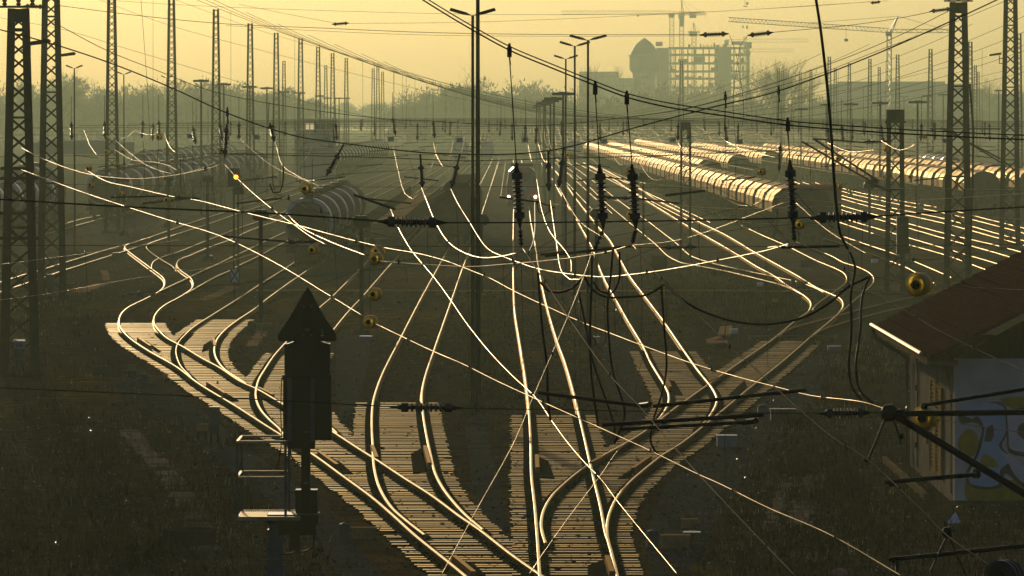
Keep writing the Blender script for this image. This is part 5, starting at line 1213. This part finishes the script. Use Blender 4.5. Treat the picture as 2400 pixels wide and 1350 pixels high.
# ---------------------------------------------------------------- hut with graffiti
def hut():
    D0=121.6; D1=135.; xl=10.7; xr=xl+9.4; zt=3.5; t=thing('hut','small rendered hut with a dark red roof and graffiti on its gable','building',(xl,D0,0))
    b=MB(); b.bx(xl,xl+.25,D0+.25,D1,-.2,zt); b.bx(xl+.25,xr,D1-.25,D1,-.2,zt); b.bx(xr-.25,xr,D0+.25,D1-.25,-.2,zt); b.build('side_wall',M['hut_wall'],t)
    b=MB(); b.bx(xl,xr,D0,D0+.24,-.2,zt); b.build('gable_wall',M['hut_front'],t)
    xe=10.02; ze=3.58; xm=(xl+xr)/2; zr=ze+(xm-xe)*.505; ya,yb=120.4,138.8
    def slope(side):
        b=MB(); sx=lambda x: x if side<0 else 2*xm-x
        n=16
        for k in range(n):
            f0,f1=k/n,(k+1)/n; xa,xb=xe+(xm-xe)*f0,xe+(xm-xe)*f1; za,zb=ze+(zr-ze)*f0,ze+(zr-ze)*f1
            q=[(sx(xa),ya,za+.05),(sx(xa),yb,za+.05),(sx(xb),yb,zb),(sx(xb),ya,zb),(sx(xa),ya,za-.06),(sx(xa),yb,za-.06),(sx(xb),yb,zb-.07),(sx(xb),ya,zb-.07)]
            b.add(q,[(0,1,2,3),(7,6,5,4),(0,4,5,1),(1,5,6,2),(2,6,7,3),(3,7,4,0)])
        b.build('roof',M['hut_roof'],t)
    slope(-1); slope(1)
    b=MB(); b.prism([(xl+.02,D0+.02,zt),(xr-.02,D0+.02,zt),(xm,D0+.02,zr-.2)],(0,.12,0)); 
    for k in range(26):
        x=xl+.2+k*(xr-xl-.4)/25; h=(zr-.25-zt)*(1-abs(x-xm)/(xm-xl)); 
        if h>.15: b.bx(x-.012,x+.012,D0-.01,D0+.02,zt,zt+h)
    b.build('gable_boards',M['hut_wood'],t)
    b=MB(); b.bx(xe-.03,xe+.02,ya+.6,yb,ze-.2,ze-.04); b.bx(xe+.02,xl,ya+.3,ya+.36,ze-.2,ze-.08); b.build('eave_board',M['eave'],t)
    b=MB(); b.tube([(xe-.1,ya+1.6,ze+.02),(xe-.1,yb+.1,ze+.02)],.05,8); b.build('gutter',M['galv'],t)
    b=MB(); b.tube([(xe-.1,yb-.4,ze-.05),(xe,yb-.4,ze-.35),(xl-.1,D1-.15,ze-.7),(xl-.1,D1-.15,0)],.06,8); b.build('downpipe',M['steel'],t)
    # louvred shutters on the long wall
    for ya_,yb_,z0,z1,nm,leaf in ((124.6,126.2,.35,2.62,'shutter',22),(126.3,127.8,.35,2.72,'shutter',22),(129.0,130.2,.95,1.55,'vent',8),(123.2,124.0,2.9,3.16,'vent',5)):
        b=MB(); f=.06
        b.bx(xl-.07,xl-.01,ya_,ya_+f,z0,z1); b.bx(xl-.07,xl-.01,yb_-f,yb_,z0,z1); b.bx(xl-.07,xl-.01,ya_+f,yb_-f,z1-f,z1); b.bx(xl-.07,xl-.01,ya_+f,yb_-f,z0,z0+f)
        for k in range(leaf):
            z=z0+f+(z1-z0-2*f)*(k+.5)/leaf; b.add([(xl-.065,ya_+f,z-.03),(xl-.065,yb_-f,z-.03),(xl-.015,yb_-f,z+.03),(xl-.015,ya_+f,z+.03)],[(0,1,2,3)])
        o=b.build(nm,M['shutter'],t)
    b=MB(); b.tube([(xl-.03,132.4,3.2),(xl-.03,132.4,.1)],.025,5); b.tube([(xl-.03,123.9,3.3),(xl-.03,122.1,2.6),(xl-.03,122.1,.2)],.02,5); b.tube([(xl-.03,134.5,3.3),(xl-.03,132.4,2.9)],.02,5); b.tube([(xl-.04,128.2,1.2),(xl-.04,128.2,.3)],.03,5); b.build('wall_cable',M['cable'],t)
    b=MB()
    for z in (2.2,1.2,.7): b.box(xl-.05,132.4,z,.08,.1,.14)
    b.build('wall_bracket',M['steel'],t)
    # plinth
    b=MB(); b.bx(xl-.05,xr,D0-.05,D0-.003,-.2,.06); b.build('plinth',M['concdark'],t)
    # graffiti, painted flat on the gable wall
    def gp_(poly,off,m,nm):
        P=[pt(1800+x/2,675+y/2,D0) for x,y in poly]; P=crom(P+[P[0]],.08)[:-1]; P=[Vector((p.x,D0-off,p.z)) for p in P if p.x>xl+.02]
        b=MB(); b.add([tuple(p) for p in P],[tuple(range(len(P)))]); o=b.build(nm,m,t)
        if o.data.polygons[0].normal.y>0: o.data.flip_normals()
    gp_([(895,700),(940,660),(985,700),(960,790),(905,770),(888,730)],.004,M['gyel'],'graffiti_yellow')
    gp_([(925,880),(1000,870),(1130,900),(1290,870),(1430,900),(1430,990),(1200,1000),(1000,1005),(930,990)],.004,M['gyel'],'graffiti_yellow')
    gp_([(1080,520),(1160,512),(1430,520),(1430,600),(1200,580),(1130,560)],.004,M['gyel'],'graffiti_yellow')
    gp_([(890,600),(930,600),(960,615),(985,560),(1090,535),(1130,590),(1120,690),(1095,740),(1150,800),(1240,880),(1320,905),(1320,960),(1200,935),(1110,870),(1095,930),(1000,945),(935,920),(930,860),(965,800),(985,740),(1000,650),(960,630),(905,640)],.008,M['gblk'],'graffiti_outline')
    gp_([(975,585),(1090,548),(1120,600),(1108,690),(1082,740),(1140,805),(1090,850),(1080,920),(1005,930),(945,912),(944,868),(978,800),(1000,740),(1012,650)],.012,M['gblue'],'graffiti_letter')
    gp_([(895,560),(960,545),(1080,545),(1060,575),(990,600),(930,605)],.011,M['gblue'],'graffiti_letter')
    gp_([(1012,718),(1030,650),(1052,640),(1058,690),(1040,722)],.016,M['gblk'],'graffiti_counter')
    gp_([(988,845),(1010,780),(1070,810),(1082,842),(1040,838)],.016,M['gyel'],'graffiti_counter')
    gp_([(1112,590),(1180,560),(1260,580),(1320,640),(1330,740),(1290,800),(1200,790),(1130,770),(1118,690)],.020,M['gblk'],'graffiti_outline')
    gp_([(1120,595),(1180,572),(1250,590),(1305,650),(1315,735),(1280,785),(1200,770),(1135,752),(1128,690)],.024,M['gwht'],'graffiti_letter')
    gp_([(1165,680),(1180,640),(1215,632),(1240,655),(1235,690),(1200,708)],.028,M['gblk'],'graffiti_counter')
    gp_([(1100,770),(1150,790),(1230,860),(1330,880),(1430,870),(1430,930),(1300,940),(1180,900)],.024,M['gwht'],'graffiti_letter')
    gp_([(1340,600),(1430,590),(1430,830),(1360,820),(1345,720)],.024,M['gblue'],'graffiti_letter')
hut()
# ---------------------------------------------------------------- signal in the foreground, seen from behind
def signal():
    D=88.; s=D/F
    base=pt(646,1500,D); t=thing('railway_signal','black railway signal seen from behind, triangular board on top and a railed platform','railway signal',(base.x,D,0))
    def slab(nm,x0,y0,x1,y1,m='signalblack',d0=0,dep=.3):
        p=pt(x0,y1,D); q=pt(x1,y0,D); b=MB(); b.bx(p.x,q.x,D+d0,D+d0+dep,p.z,q.z); return b.build(nm,M[m],t)
    tri=crom([pt(x,y,D) for x,y in ((721,672),(730,686),(760,742),(788,786),(786,799),(770,800),(721,800),(672,800),(654,799),(651,789),(680,742),(712,686),(721,672))],.02)
    b=MB(); b.prism([(p.x,D,p.z) for p in tri[:-1]],(0,.05,0)); b.build('triangular_board',M['signalblack'],t)
    slab('board_bracket',709,712,733,790,'blackiron',-.06,.055)
    b=MB()
    for x in (712,730):
        for y in (718,785): p=pt(x,y,D-.07); b.box(p.x,p.y,p.z,.035,.03,.035)
    b.build('bolt',M['steelgrey'],t)
    slab('sticker',715,769,726,776,'steelgrey',-.07,.006); slab('sticker',753,771,758,783,'steelgrey',-.01,.006); slab('sticker',752,785,759,788,'signgrey',-.01,.006)
    slab('lamp_housing',667,806,773,880,'signalblack',-.05,.45); slab('lamp_housing',664,889,776,1026,'signalblack',-.05,.5)
    slab('frame_bar',662,878,777,889,'blackiron',-.12,.1)
    for x in (680,734): slab('frame_bar',x-5,885,x+5,1034,'steelgrey',-.2,.12)
    slab('frame_bar',658,1025,778,1031,'blackiron',-.1,.2)
    slab('lower_bracket',676,1031,738,1050,'blackiron',-.1,.3); slab('sticker',713,1010,728,1014,'steelgrey',-.06,.006)
    b=MB(); b.prism([pt(x,y,D-.02) for x,y in ((672,807),(690,800),(750,800),(770,806))],(0,.3,0)); b.build('hood',M['signalblack'],t)
    slab('mast',706,1040,727,1215,'blackiron',0,.16); slab('sticker',712,1130,721,1134,'steelgrey',-.006,.005)
    slab('relay_case',692,1149,743,1205,'signalblack',.05,.35)
    slab('cross_beam',628,1203,748,1226,'blackiron',-.3,.6); slab('cross_beam',655,1226,742,1252,'blackiron',-.2,.4)
    p=pt(646,1240,D); b=MB(); b.bx(p.x-.11,p.x+.11,D-.11,D+.11,-.2,p.z+.1); b.bx(p.x-.14,p.x-.1,D-.15,D+.15,-.2,p.z); b.bx(p.x+.1,p.x+.14,D-.15,D+.15,-.2,p.z); b.build('post',M['bluepost'],t)
    b=MB(); p=pt(646,1310,D); b.tube([(p.x-.3,D-.16,p.z),(p.x+.28,D-.16,p.z)],.02,5); b.build('step_bar',M['steelgrey'],t)
    # platform grating and its guard rails
    b=MB(); zf=pt(560,1212,D).z; xa=pt(560,1212,D).x; xb=pt(705,1212,D).x; ya,yb=D-.5,D+.95
    for k in range(34): 
        x=xa+(xb-xa)*k/33; b.bx(x-.007,x+.007,ya,yb,zf,zf+.035)
    for y in (ya,yb): b.bx(xa-.02,xb+.02,y-.02,y+.02,zf-.02,zf+.05)
    b.build('grating',M['galv'],t)
    zr=pt(560,1033,D).z; zm=pt(560,1115,D).z; xr=pt(672,1033,D).x
    for y in (ya,yb):
        for x in (xa,xr):
            b=MB(); b.bx(x-.022,x+.022,y-.022,y+.022,zf+.05,zr); b.build('rail_post',M['steelgrey'],t)
        b=MB()
        b.bx(xa-.02,xr+.02,y-.02,y+.02,zr,zr+.035); b.bx(xa,xr,y-.014,y+.014,zm,zm+.025); b.build('guard_rail',M['galv'],t)
    b=MB()
    for z in (zr,zm): b.bx(xa-.02,xa+.02,ya+.02,yb-.02,z,z+.03)
    b.build('guard_rail',M['galv'],t)
    b=MB(); P=[pt(x,y,D-.1) for x,y in ((735,1252),(735,1275),(725,1288),(690,1296),(655,1300))]; b.tube(crom(P,.03),.016,6); p=pt(690,1252,D); b.bx(p.x-.09,p.x+.09,D,D+.15,p.z-.28,p.z); b.build('cable',M['cable'],t)
    b=MB(); P=[pt(x,y,D-.1) for x,y in ((681,1048),(683,1070),(695,1082),(706,1085))]; b.tube(crom(P,.03),.014,6); P=[pt(x,y,D-.1) for x,y in ((660,885),(658,960),(659,1040),(650,1100))]; b.tube(crom(P,.05),.009,5); b.build('cable',M['cable'],t)
signal()
# ---------------------------------------------------------------- other signals and signs
def dwarf(label,px,py,gy,w_,lamp=False):
    D=F*H/(gy-HY); s=D/F; t=thing('shunting_signal',label,'signal',(X(px,D),D,0),'dark shunting signals on posts')
    c=pt(px,py,D); h=w_*.62*s; b=MB(); w=w_*s
    b.prism([(c.x-w/2,D,c.z-h*.5),(c.x+w/2,D,c.z-h*.5),(c.x+w/2,D,c.z+h*.05),(c.x+w*.3,D,c.z+h*.5),(c.x-w*.3,D,c.z+h*.5),(c.x-w/2,D,c.z+h*.05)],(0,.3,0)); b.build('signal_head',M['signalblack'],t)
    b=MB(); b.bx(c.x-.09,c.x+.09,D+.02,D+.2,-.1,c.z-h*.5); b.bx(c.x-w*.35,c.x+w*.35,D,D+.25,c.z-h*.62,c.z-h*.5); b.build('post',M['steel'],t)
    b=MB(); b.bx(c.x-.3,c.x+.3,D-.2,D+.4,-.1,.2); b.build('base',M['concdark'],t)
for a in (('dark shunting signal left of the near tank wagon end',611,503,770,38),('dark shunting signal under the right end of the near tank wagon',847,518,785,40),('dark shunting signal behind the thick lamp pole',1128,513,700,36),
          ('dark shunting signal between the first and second long insulators',1398,498,700,30),('dark shunting signal left of the nearest hopper train',1508,413,560,26),('dark shunting signal beside the red-lamp signal',486,418,610,24),('dark shunting signal under the fourth left mast',395,416,600,22),('dark shunting signal right of the red van',2038,433,570,28)):
    dwarf(*a)
def main_signal():
    D=11800*9.4/(640-HY); t=thing('main_signal','dark main signal with one lit orange lamp, left of the near tank wagon','signal',(X(552,D),D,0)); s=D/F
    def sl(nm,x0,y0,x1,y1,m,d=0,dep=.3):
        p=pt(x0,y1,D); q=pt(x1,y0,D); b=MB(); b.bx(p.x,q.x,D+d,D+d+dep,p.z,q.z); b.build(nm,M[m],t)
    sl('screen',534,394,562,436,'signalblack'); sl('lower_head',545,442,572,456,'signalblack')
    b=MB(); b.prism([pt(x,y,D) for x,y in ((545,442),(551,437),(566,437),(572,444))],(0,.3,0)); b.build('hood',M['signalblack'],t)
    p=pt(553,415,D-.05); b=MB(); b.lathe(p,(0,1,0),[(0,.12),(.04,.13)],14); b.build('lamp',M['orange'],t)
    sl('post',546,456,550,640,'steel',.05,.12); sl('post',556,456,560,640,'steel',.05,.12)
main_signal()
def xsign():
    D=11800*9.4/(690-HY); t=thing('track_sign','square black sign with a white crossed pattern on a short post by the S-curve','sign',(X(550,D),D,0))
    p=pt(539,663,D); q=pt(561,629,D); b=MB(); b.bx(p.x,q.x,D,D+.05,p.z,q.z); b.build('board',M['signalblack'],t)
    b=MB()
    cx,cz=(p.x+q.x)/2,(p.z+q.z)/2; w=(q.x-p.x)*.42; h=(q.z-p.z)*.45
    for poly in ([(-.8,1),(.8,1),(0,.12)],[(-.8,-1),(.8,-1),(0,-.12)]):
        b.prism([(cx+a*w,D-.012,cz+c*h) for a,c in poly],(0,.008,0))
    for sx in (-1,1): b.prism([(cx+sx*w,D-.012,cz+.75*h),(cx+sx*w,D-.012,cz-.75*h),(cx+sx*.25*w,D-.012,cz)],(0,.008,0))
    b.build('white_marking',M['white'],t)
    b=MB(); b.tube([(cx,D+.08,-.1),(cx,D+.08,p.z+.1)],.035,6); b.build('post',M['steel'],t)
xsign()
# numbered plates hanging over the tracks
for txt,px,py,D in (('19',446,319,330),('20',601,322,400),('21',765,325,465),('22',916,326,400),('23',1077,328,400),('24',1230,328,400),('25',1415,331,400),('26',1577,327,400),('27',1733,332,330),('30',2216,330,330)):
    p=pt(px,py,D); w=15*D/F; t=thing('number_plate','grey hanging plate with the number '+txt,'number plate',tuple(p),'numbered plates over the tracks')
    b=MB(); b.box(p.x,p.y,p.z,w,.03,w*.75); b.build('plate',M['signgrey'],t)
    b=MB()
    for dx in (-w*.35,w*.35): b.tube([(p.x+dx,p.y,p.z+w*.37),(p.x+dx,p.y,p.z+w*1.6)],.012,4)
    b.build('hanger',M['rope'],t)
    plate_text(txt,w*.62,M['black'],(p.x,p.y-.025,p.z),t)
p=pt(2158,487,420); t=thing('number_plate','small white-rimmed plate with 30 on a thin post beside the short squat mast','number plate',tuple(p))
b=MB(); b.box(p.x,p.y,p.z,.5,.03,.62); b.build('plate',M['steelgrey'],t); b=MB(); b.tube([(p.x,p.y+.05,p.z),(p.x,p.y+.05,0)],.03,5); b.build('post',M['steel'],t); plate_text('30',.36,M['white'],(p.x,p.y-.025,p.z),t)
# number on the near tank wagon
tw=TK[11]; 
o=plate_text('122',.62,M['black'],(0,0,0),None,'wagon_number',rot=(math.pi/2,0,math.pi/2)); o.parent=tw; o.location=(1.475,4.2,2.55); o.rotation_euler=(math.pi/2,0,math.pi/2)
# ---------------------------------------------------------------- ground clutter
def at_g(x,y): return gp(x,y,0)
def machine(label,px,py,s=1.,m='orangebox',rods=True):
    g=at_g(px,py); t=thing('point_machine',label,'point machine',tuple(g))
    b=MB(); b.box(g.x,g.y,g.z+.16*s,.75*s,.4*s,.3*s); b.box(g.x,g.y,g.z+.335*s,.8*s,.44*s,.05*s); b.build('housing',M[m],t)
    b=MB(); b.box(g.x-.62*s,g.y+.1,g.z+.2*s,.3*s,.3*s,.38*s); b.lathe((g.x-.62*s,g.y+.1,g.z+.39*s),(0,0,1),[(0,.17*s),(.06*s,.15*s),(.1*s,.02)],10); b.build('terminal_box',M['steelgrey'],t)
    if rods:
        b=MB()
        for k in (0,.12): b.tube([(g.x+.4*s,g.y+k,g.z+.1),(g.x+1.7*s,g.y+k+.05,g.z+.1)],.025,5)
        b.build('rod',M['railside'],t)
machine('yellow-brown point machine by the left ladder near the bottom edge',852,1262,.7); machine('yellow-brown point machine beside the left ladder, right of the left mast',367,898,.7)
machine('yellow-brown point machine on the gravel at the lower right',1583,1284,.8); machine('small point machine below the yellow grass near the S-curve',350,700,.8); machine('point machine behind the signal board on the left track fan',618,775,.9,rods=False)
machine('point machine at the right ladder end by the crossing',1880,672,.8); machine('dark point machine beside the right ladder, above the hut path',1835,985,1.,'steelgrey',False)
def box_(label,px,py,w,h,m,name='cable_box',cat='cable box',d=.35,feet=False,grp=None):
    g=at_g(px,py); t=thing(name,label,cat,tuple(g),grp)
    z0=.25 if feet else -.05
    b=MB(); b.box(g.x,g.y,z0+h/2,w,d,h); b.box(g.x,g.y,z0+h+.02,w*1.08,d*1.1,.04); b.build('casing',M[m],t)
    if feet:
        b=MB()
        for dx in (-w*.35,w*.35): b.tube([(g.x+dx,g.y,-.1),(g.x+dx,g.y,z0)],.03,5)
        b.build('leg',M['steel'],t)
for i,a in enumerate([('grey switch cabinet on a post left of the left ladder',503,1038,.28,.75,'steelgrey'),('small box on legs left of the platform rails',474,1030,.3,.16,'orangebox'),('small box on legs right of the left mast foot',308,885,.3,.16,'orangebox'),
    ('small lit box above the lower right point machine',1616,1235,.35,.2,'orangebox'),('small dome-topped box right of the lower right point machine',1622,1275,.35,.28,'steelgrey'),('grey box beside the right ladder on the path',1703,1045,.55,.32,'signgrey'),
    ('small grey box with plate at the right ladder bend',1955,822,.5,.2,'signgrey'),('small grey box beside the middle jumper cables',1395,802,.35,.25,'signgrey'),('small grey box left of the middle lamp footing',858,798,.5,.2,'signgrey'),
    ('small lit stand on the yellow grass',1817,720,.3,.12,'orangebox'),('small lit stand left of the grass clump',1782,682,.3,.14,'white'),('small stand beside the broken planks',1720,795,.3,.14,'white'),
    ('white capsule-shaped box by the curving tracks',2050,615,.4,.2,'white'),('dark equipment box near the second long insulator',1545,640,.9,1.0,'steel'),('low dark box beside the crossing tracks',1895,625,.9,.4,'steel'),('small box right of the S-curve',490,605,.4,.2,'steelgrey'),('small pair of boxes left of the S-curve',272,610,.5,.5,'steelgrey')]):
    box_(a[0],a[1],a[2],a[3],a[4],a[5],feet='legs' in a[0] or 'stand' in a[0] or 'post' in a[0])
def slabs(label,pts,w,m='conc',name='slab_path',cat='path'):
    t=thing(name,label,cat,tuple(at_g(*pts[0]))); Q=crom([at_g(*p) for p in pts],.55); random.seed(len(pts))
    for i in range(len(Q)-1):
        p=Q[i]; 
        if random.random()<.22: continue
        b=MB(); b.box(p.x+random.uniform(-.05,.05),p.y,-.03,w*random.uniform(.8,1.05),.5,.09,random.uniform(-.06,.06)); b.build('slab',M[m],t)
slabs('broken concrete slab walkway crossing the left foreground',[(300,1010),(345,1060),(400,1120),(440,1180),(470,1240),(480,1290)],.62)
slabs('concrete slab walkway in the grass before the hut',[(1915,1115),(1890,1170),(1870,1230)],.6); slabs('narrow broken slab walkway left of the one before the hut',[(1845,1135),(1825,1180),(1805,1230)],.3)
slabs('sunlit cracked board walk beside the points above the signal',[(622,770),(605,790),(588,812)],.5,'plank'); 
slabs('sunlit plank path at the left near the leftmost masts',[(243,634),(248,650),(250,660)],.45,'plank')
slabs('long sunlit plank path left of the triangular board',[(545,672),(520,685),(490,698),(480,705)],.7,'plank')
slabs('sunlit plank path behind the second left mast foot',[(240,665),(210,675),(185,685)],.9,'plank')
t=thing('plank_pile','two sunlit broken planks on the ground left of the right ladder','planks',tuple(at_g(1690,780)))
for q in ([(1687,765),(1700,763),(1697,784),(1683,784)],[(1702,764),(1716,762),(1712,784),(1700,785)],[(1655,795),(1690,786),(1692,790),(1658,803)],[(1658,799),(1705,797),(1706,803),(1658,803)]):
    b=MB(); b.prism([gp(x,y,.06) for x,y in q],(0,0,-.07)); b.build('plank',M['plank'],t)
for lab,px,py,r,h in (('concrete well ring at the bottom left',445,1276,.58,.34),):
    g=at_g(px,py); b=MB(); n=28
    ro,ri=r,r*.85
    b.lathe((g.x,g.y,0),(0,0,1),[(-.1,ro),(h,ro),(h+.002,ri),(-.05,ri)],n); tag(b.build('well_ring',M['concdark'],loc=tuple(g)),lab,'well ring')
for lab,px,py,w,h,d in (('low dark concrete trough left of the switch cabinet',374,1048,.55,.28,.5),('low dark concrete block beside the left mast',250,880,.9,.3,.6)):
    g=at_g(px,py); b=MB(); b.bx(g.x-w/2,g.x+w/2,g.y-d/2,g.y-d/2+.06,-.1,h); b.bx(g.x-w/2,g.x+w/2,g.y+d/2-.06,g.y+d/2,-.1,h); b.bx(g.x-w/2,g.x-w/2+.06,g.y-d/2+.06,g.y+d/2-.06,-.1,h); b.bx(g.x+w/2-.06,g.x+w/2,g.y-d/2+.06,g.y+d/2-.06,-.1,h); tag(b.build('concrete_trough',M['concdark'],loc=tuple(g)),lab,'trough')
# kerb stone by the hut, long orange conduit with marker blocks
b=MB(); p,q=at_g(2072,1080),at_g(2170,1168); b.beam((p.x,p.y,.02),(q.x,q.y,.02),.12,.2); tag(b.build('kerb',M['conc'],loc=tuple(p)),'sunlit concrete kerb in the grass beside the hut wall','kerb')
t=thing('cable_conduit','thin orange conduit lying straight across all tracks in the middle distance','conduit',tuple(at_g(1300,687)))
b=MB(); P=[at_g(x,y)+Vector((0,0,.12)) for x,y in ((600,686),(900,686),(1300,687),(1700,686),(1838,688))]; b.tube(P,.035,6); b.build('pipe',M['pipe'],t); 
b=MB(); P=[at_g(x,y)+Vector((0,0,.12)) for x,y in ((1836,688),(1868,684),(2000,684),(2140,685))]; b.tube(P,.035,6); b.build('pipe',M['pipe'],t)
for x in (820,1030,1240,1468,1908,1985):
    g=at_g(x,692); b=MB(); b.box(g.x,g.y-.15,.1,.38,.2,.22); b.build('marker_block',M['conc'],t)
for lab,px,py,L,a in (('pale rod lying across the left ladder end',1858,797,3.6,0.02),('short pale rod beside the right ladder, near the path',1735,1003,1.2,.02),('pale rod across the tracks left of the S-curve',340,638,2.2,.03),('pale rod across the tracks right of the S-curve',440,638,1.6,.02),('pale rod below the S-curve',345,697,2.6,.02)):
    g=at_g(px,py); b=MB(); b.tube([(g.x-L/2,g.y,.16),(g.x+L/2,g.y+a*L,.16)],.04,6); b.box(g.x-L/2,g.y,.12,.15,.12,.2); b.box(g.x+L/2,g.y,.12,.15,.12,.2); tag(b.build('point_rod',M['eave'],loc=tuple(g)),lab,'point rod')
# litter
g=at_g(2237,1228); b=MB(); random.seed(5); rr=[]
for i in range(9):
    a=i/9*6.283; rr.append((g.x+math.cos(a)*random.uniform(.1,.16),g.y+math.sin(a)*.1,random.uniform(0,.06)))
mid=[(g.x+math.cos(i/9*6.283+.3)*random.uniform(.05,.12),g.y+math.sin(i/9*6.283)*.06,random.uniform(.12,.2)) for i in range(9)]
tp_=(g.x+.02,g.y,.28); b.add(rr+mid+[tp_],[(i,(i+1)%9,9+(i+1)%9) for i in range(9)]+[(i,9+(i+1)%9,9+i) for i in range(9)]+[(9+i,9+(i+1)%9,18) for i in range(9)]); tag(b.build('plastic_bag',M['bag'],loc=tuple(g)),'crumpled white plastic bag in the grass before the hut','plastic bag')
g=at_g(1967,1346); b=MB(); b.lathe((g.x,g.y,-.02),(0,0,1),[(0,.22),(.06,.2),(.12,.12),(.14,.03)],9); o=b.build('cloth',M['pinkcloth'],loc=tuple(g)); o.scale=(1,.6,1); tag(o,'faded pink cloth in the grass at the bottom right','cloth')
# grass and weeds, stones, chips: uncountable ground cover
def scatter(name,m,areas,n,h0,h1,wd,seed):
    rnd=random.Random(seed); b=MB(); A=[]
    for poly in areas:
        xs=[p[0] for p in poly]; ys=[p[1] for p in poly]; A.append((poly,min(xs),max(xs),min(ys),max(ys)))
    def inside(x,y,poly):
        c=False; j=len(poly)-1
        for i in range(len(poly)):
            if (poly[i][1]>y)!=(poly[j][1]>y) and x<(poly[j][0]-poly[i][0])*(y-poly[i][1])/(poly[j][1]-poly[i][1])+poly[i][0]: c=not c
            j=i
        return c
    k=0
    while k<n:
        poly,x0,x1,y0,y1=rnd.choice(A); cx,cy=rnd.uniform(x0,x1),rnd.uniform(y0,y1)
        if not inside(cx,cy,poly): continue
        c=at_g(cx,cy); cl=rnd.randint(3,9); sp_=rnd.uniform(.1,.5)
        for q in range(cl):
            x=c.x+rnd.gauss(0,sp_); y=c.y+rnd.gauss(0,sp_); h=rnd.uniform(h0,h1); a=rnd.uniform(0,6.283); ln=rnd.uniform(.1,.7)*h
            w2=wd*rnd.uniform(.6,1.3)
            b.add([(x-w2*math.cos(a),y-w2*math.sin(a),-.03),(x+w2*math.cos(a),y+w2*math.sin(a),-.03),(x+math.cos(a+1.3)*ln,y+math.sin(a+1.3)*ln,h)],[(0,1,2)]); k+=1
    stuff(b.build(name,m))
left=[(-30,760),(200,740),(250,860),(420,1000),(560,1110),(700,1230),(820,1380),(-30,1380)]; left2=[(-30,600),(140,640),(240,720),(230,760),(-30,780)]
right=[(1760,1060),(1980,860),(2110,880),(2110,1090),(2240,1190),(2430,1190),(2430,1380),(1650,1380)]; grassr=[(1500,640),(1620,625),(1820,665),(1870,700),(1860,760),(1740,770),(1600,740)]
mid1=[(1080,690),(1170,690),(1180,960),(1095,960)]; mid2=[(150,470),(640,480),(640,560),(150,560)]; mid3=[(1930,820),(2105,780),(2110,880),(1960,880)]
scatter('dry_grass',M['straw'],[left,right,grassr,left2,mid3],16000,.05,.22,.01,1); scatter('brown_weeds',M['rusty'],[left,right,left,right,grassr],12000,.06,.36,.014,2)
scatter('dry_grass',M['straw'],[mid1,mid2],5000,.08,.3,.02,3)
scatter('moss_patch',M['moss'],[[(1500,640),(1570,650),(1610,692),(1540,690)],[(1550,728),(1700,735),(1650,762),(1560,755)],[(1730,690),(1850,700),(1862,730),(1740,745)],[(1088,700),(1168,700),(1168,742),(1088,742)],[(1095,770),(1170,770),(1165,800),(1095,800)],[(260,440),(430,440),(420,490),(260,500)],[(880,455),(985,440),(960,480),(880,490)]],16000,.03,.1,.03,9)
rnd=random.Random(77)
cl=[]
for k in range(80):
    x=rnd.choice((rnd.uniform(0,560),rnd.uniform(1750,2110),rnd.uniform(1560,1860))); y=rnd.uniform(800,1340) if x<1560 or x>1860 else rnd.uniform(640,760)
    if 560>x>(y-700)*1.0 and y<1000: continue
    cl.append([(x-14,y-4),(x+14,y-4),(x+14,y+4),(x-14,y+4)])
scatter('weed_clumps',M['rusty'],cl[::2],3600,.15,.6,.016,31); scatter('weed_clumps',M['straw'],cl[1::2],3600,.12,.5,.014,32)
scatter('glint_stalks',M['glint'],[left,right,left2,mid3],1800,.05,.25,.012,12)  # sparse bright blades painted in as glints on the grass
def chips(name,m,areas,n,s0,s1,seed):
    rnd=random.Random(seed); b=MB()
    for k in range(n):
        x0,y0,x1,y1=rnd.choice(areas); g=at_g(rnd.uniform(x0,x1),rnd.uniform(y0,y1)); s=rnd.uniform(s0,s1)
        P=[(g.x+rnd.uniform(-s,s),g.y+rnd.uniform(-s,s),rnd.uniform(-.03,s*.9)) for _ in range(4)]; b.add(P,[(0,1,2),(0,2,3),(0,3,1),(1,3,2)])
    stuff(b.build(name,m))
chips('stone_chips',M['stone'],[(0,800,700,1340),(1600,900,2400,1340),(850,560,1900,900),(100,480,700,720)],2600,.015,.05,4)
chips('ballast_stones',M['ballast'],[(250,720,1250,1345),(1200,760,1950,1345),(600,560,1900,800)],14000,.03,.085,6)
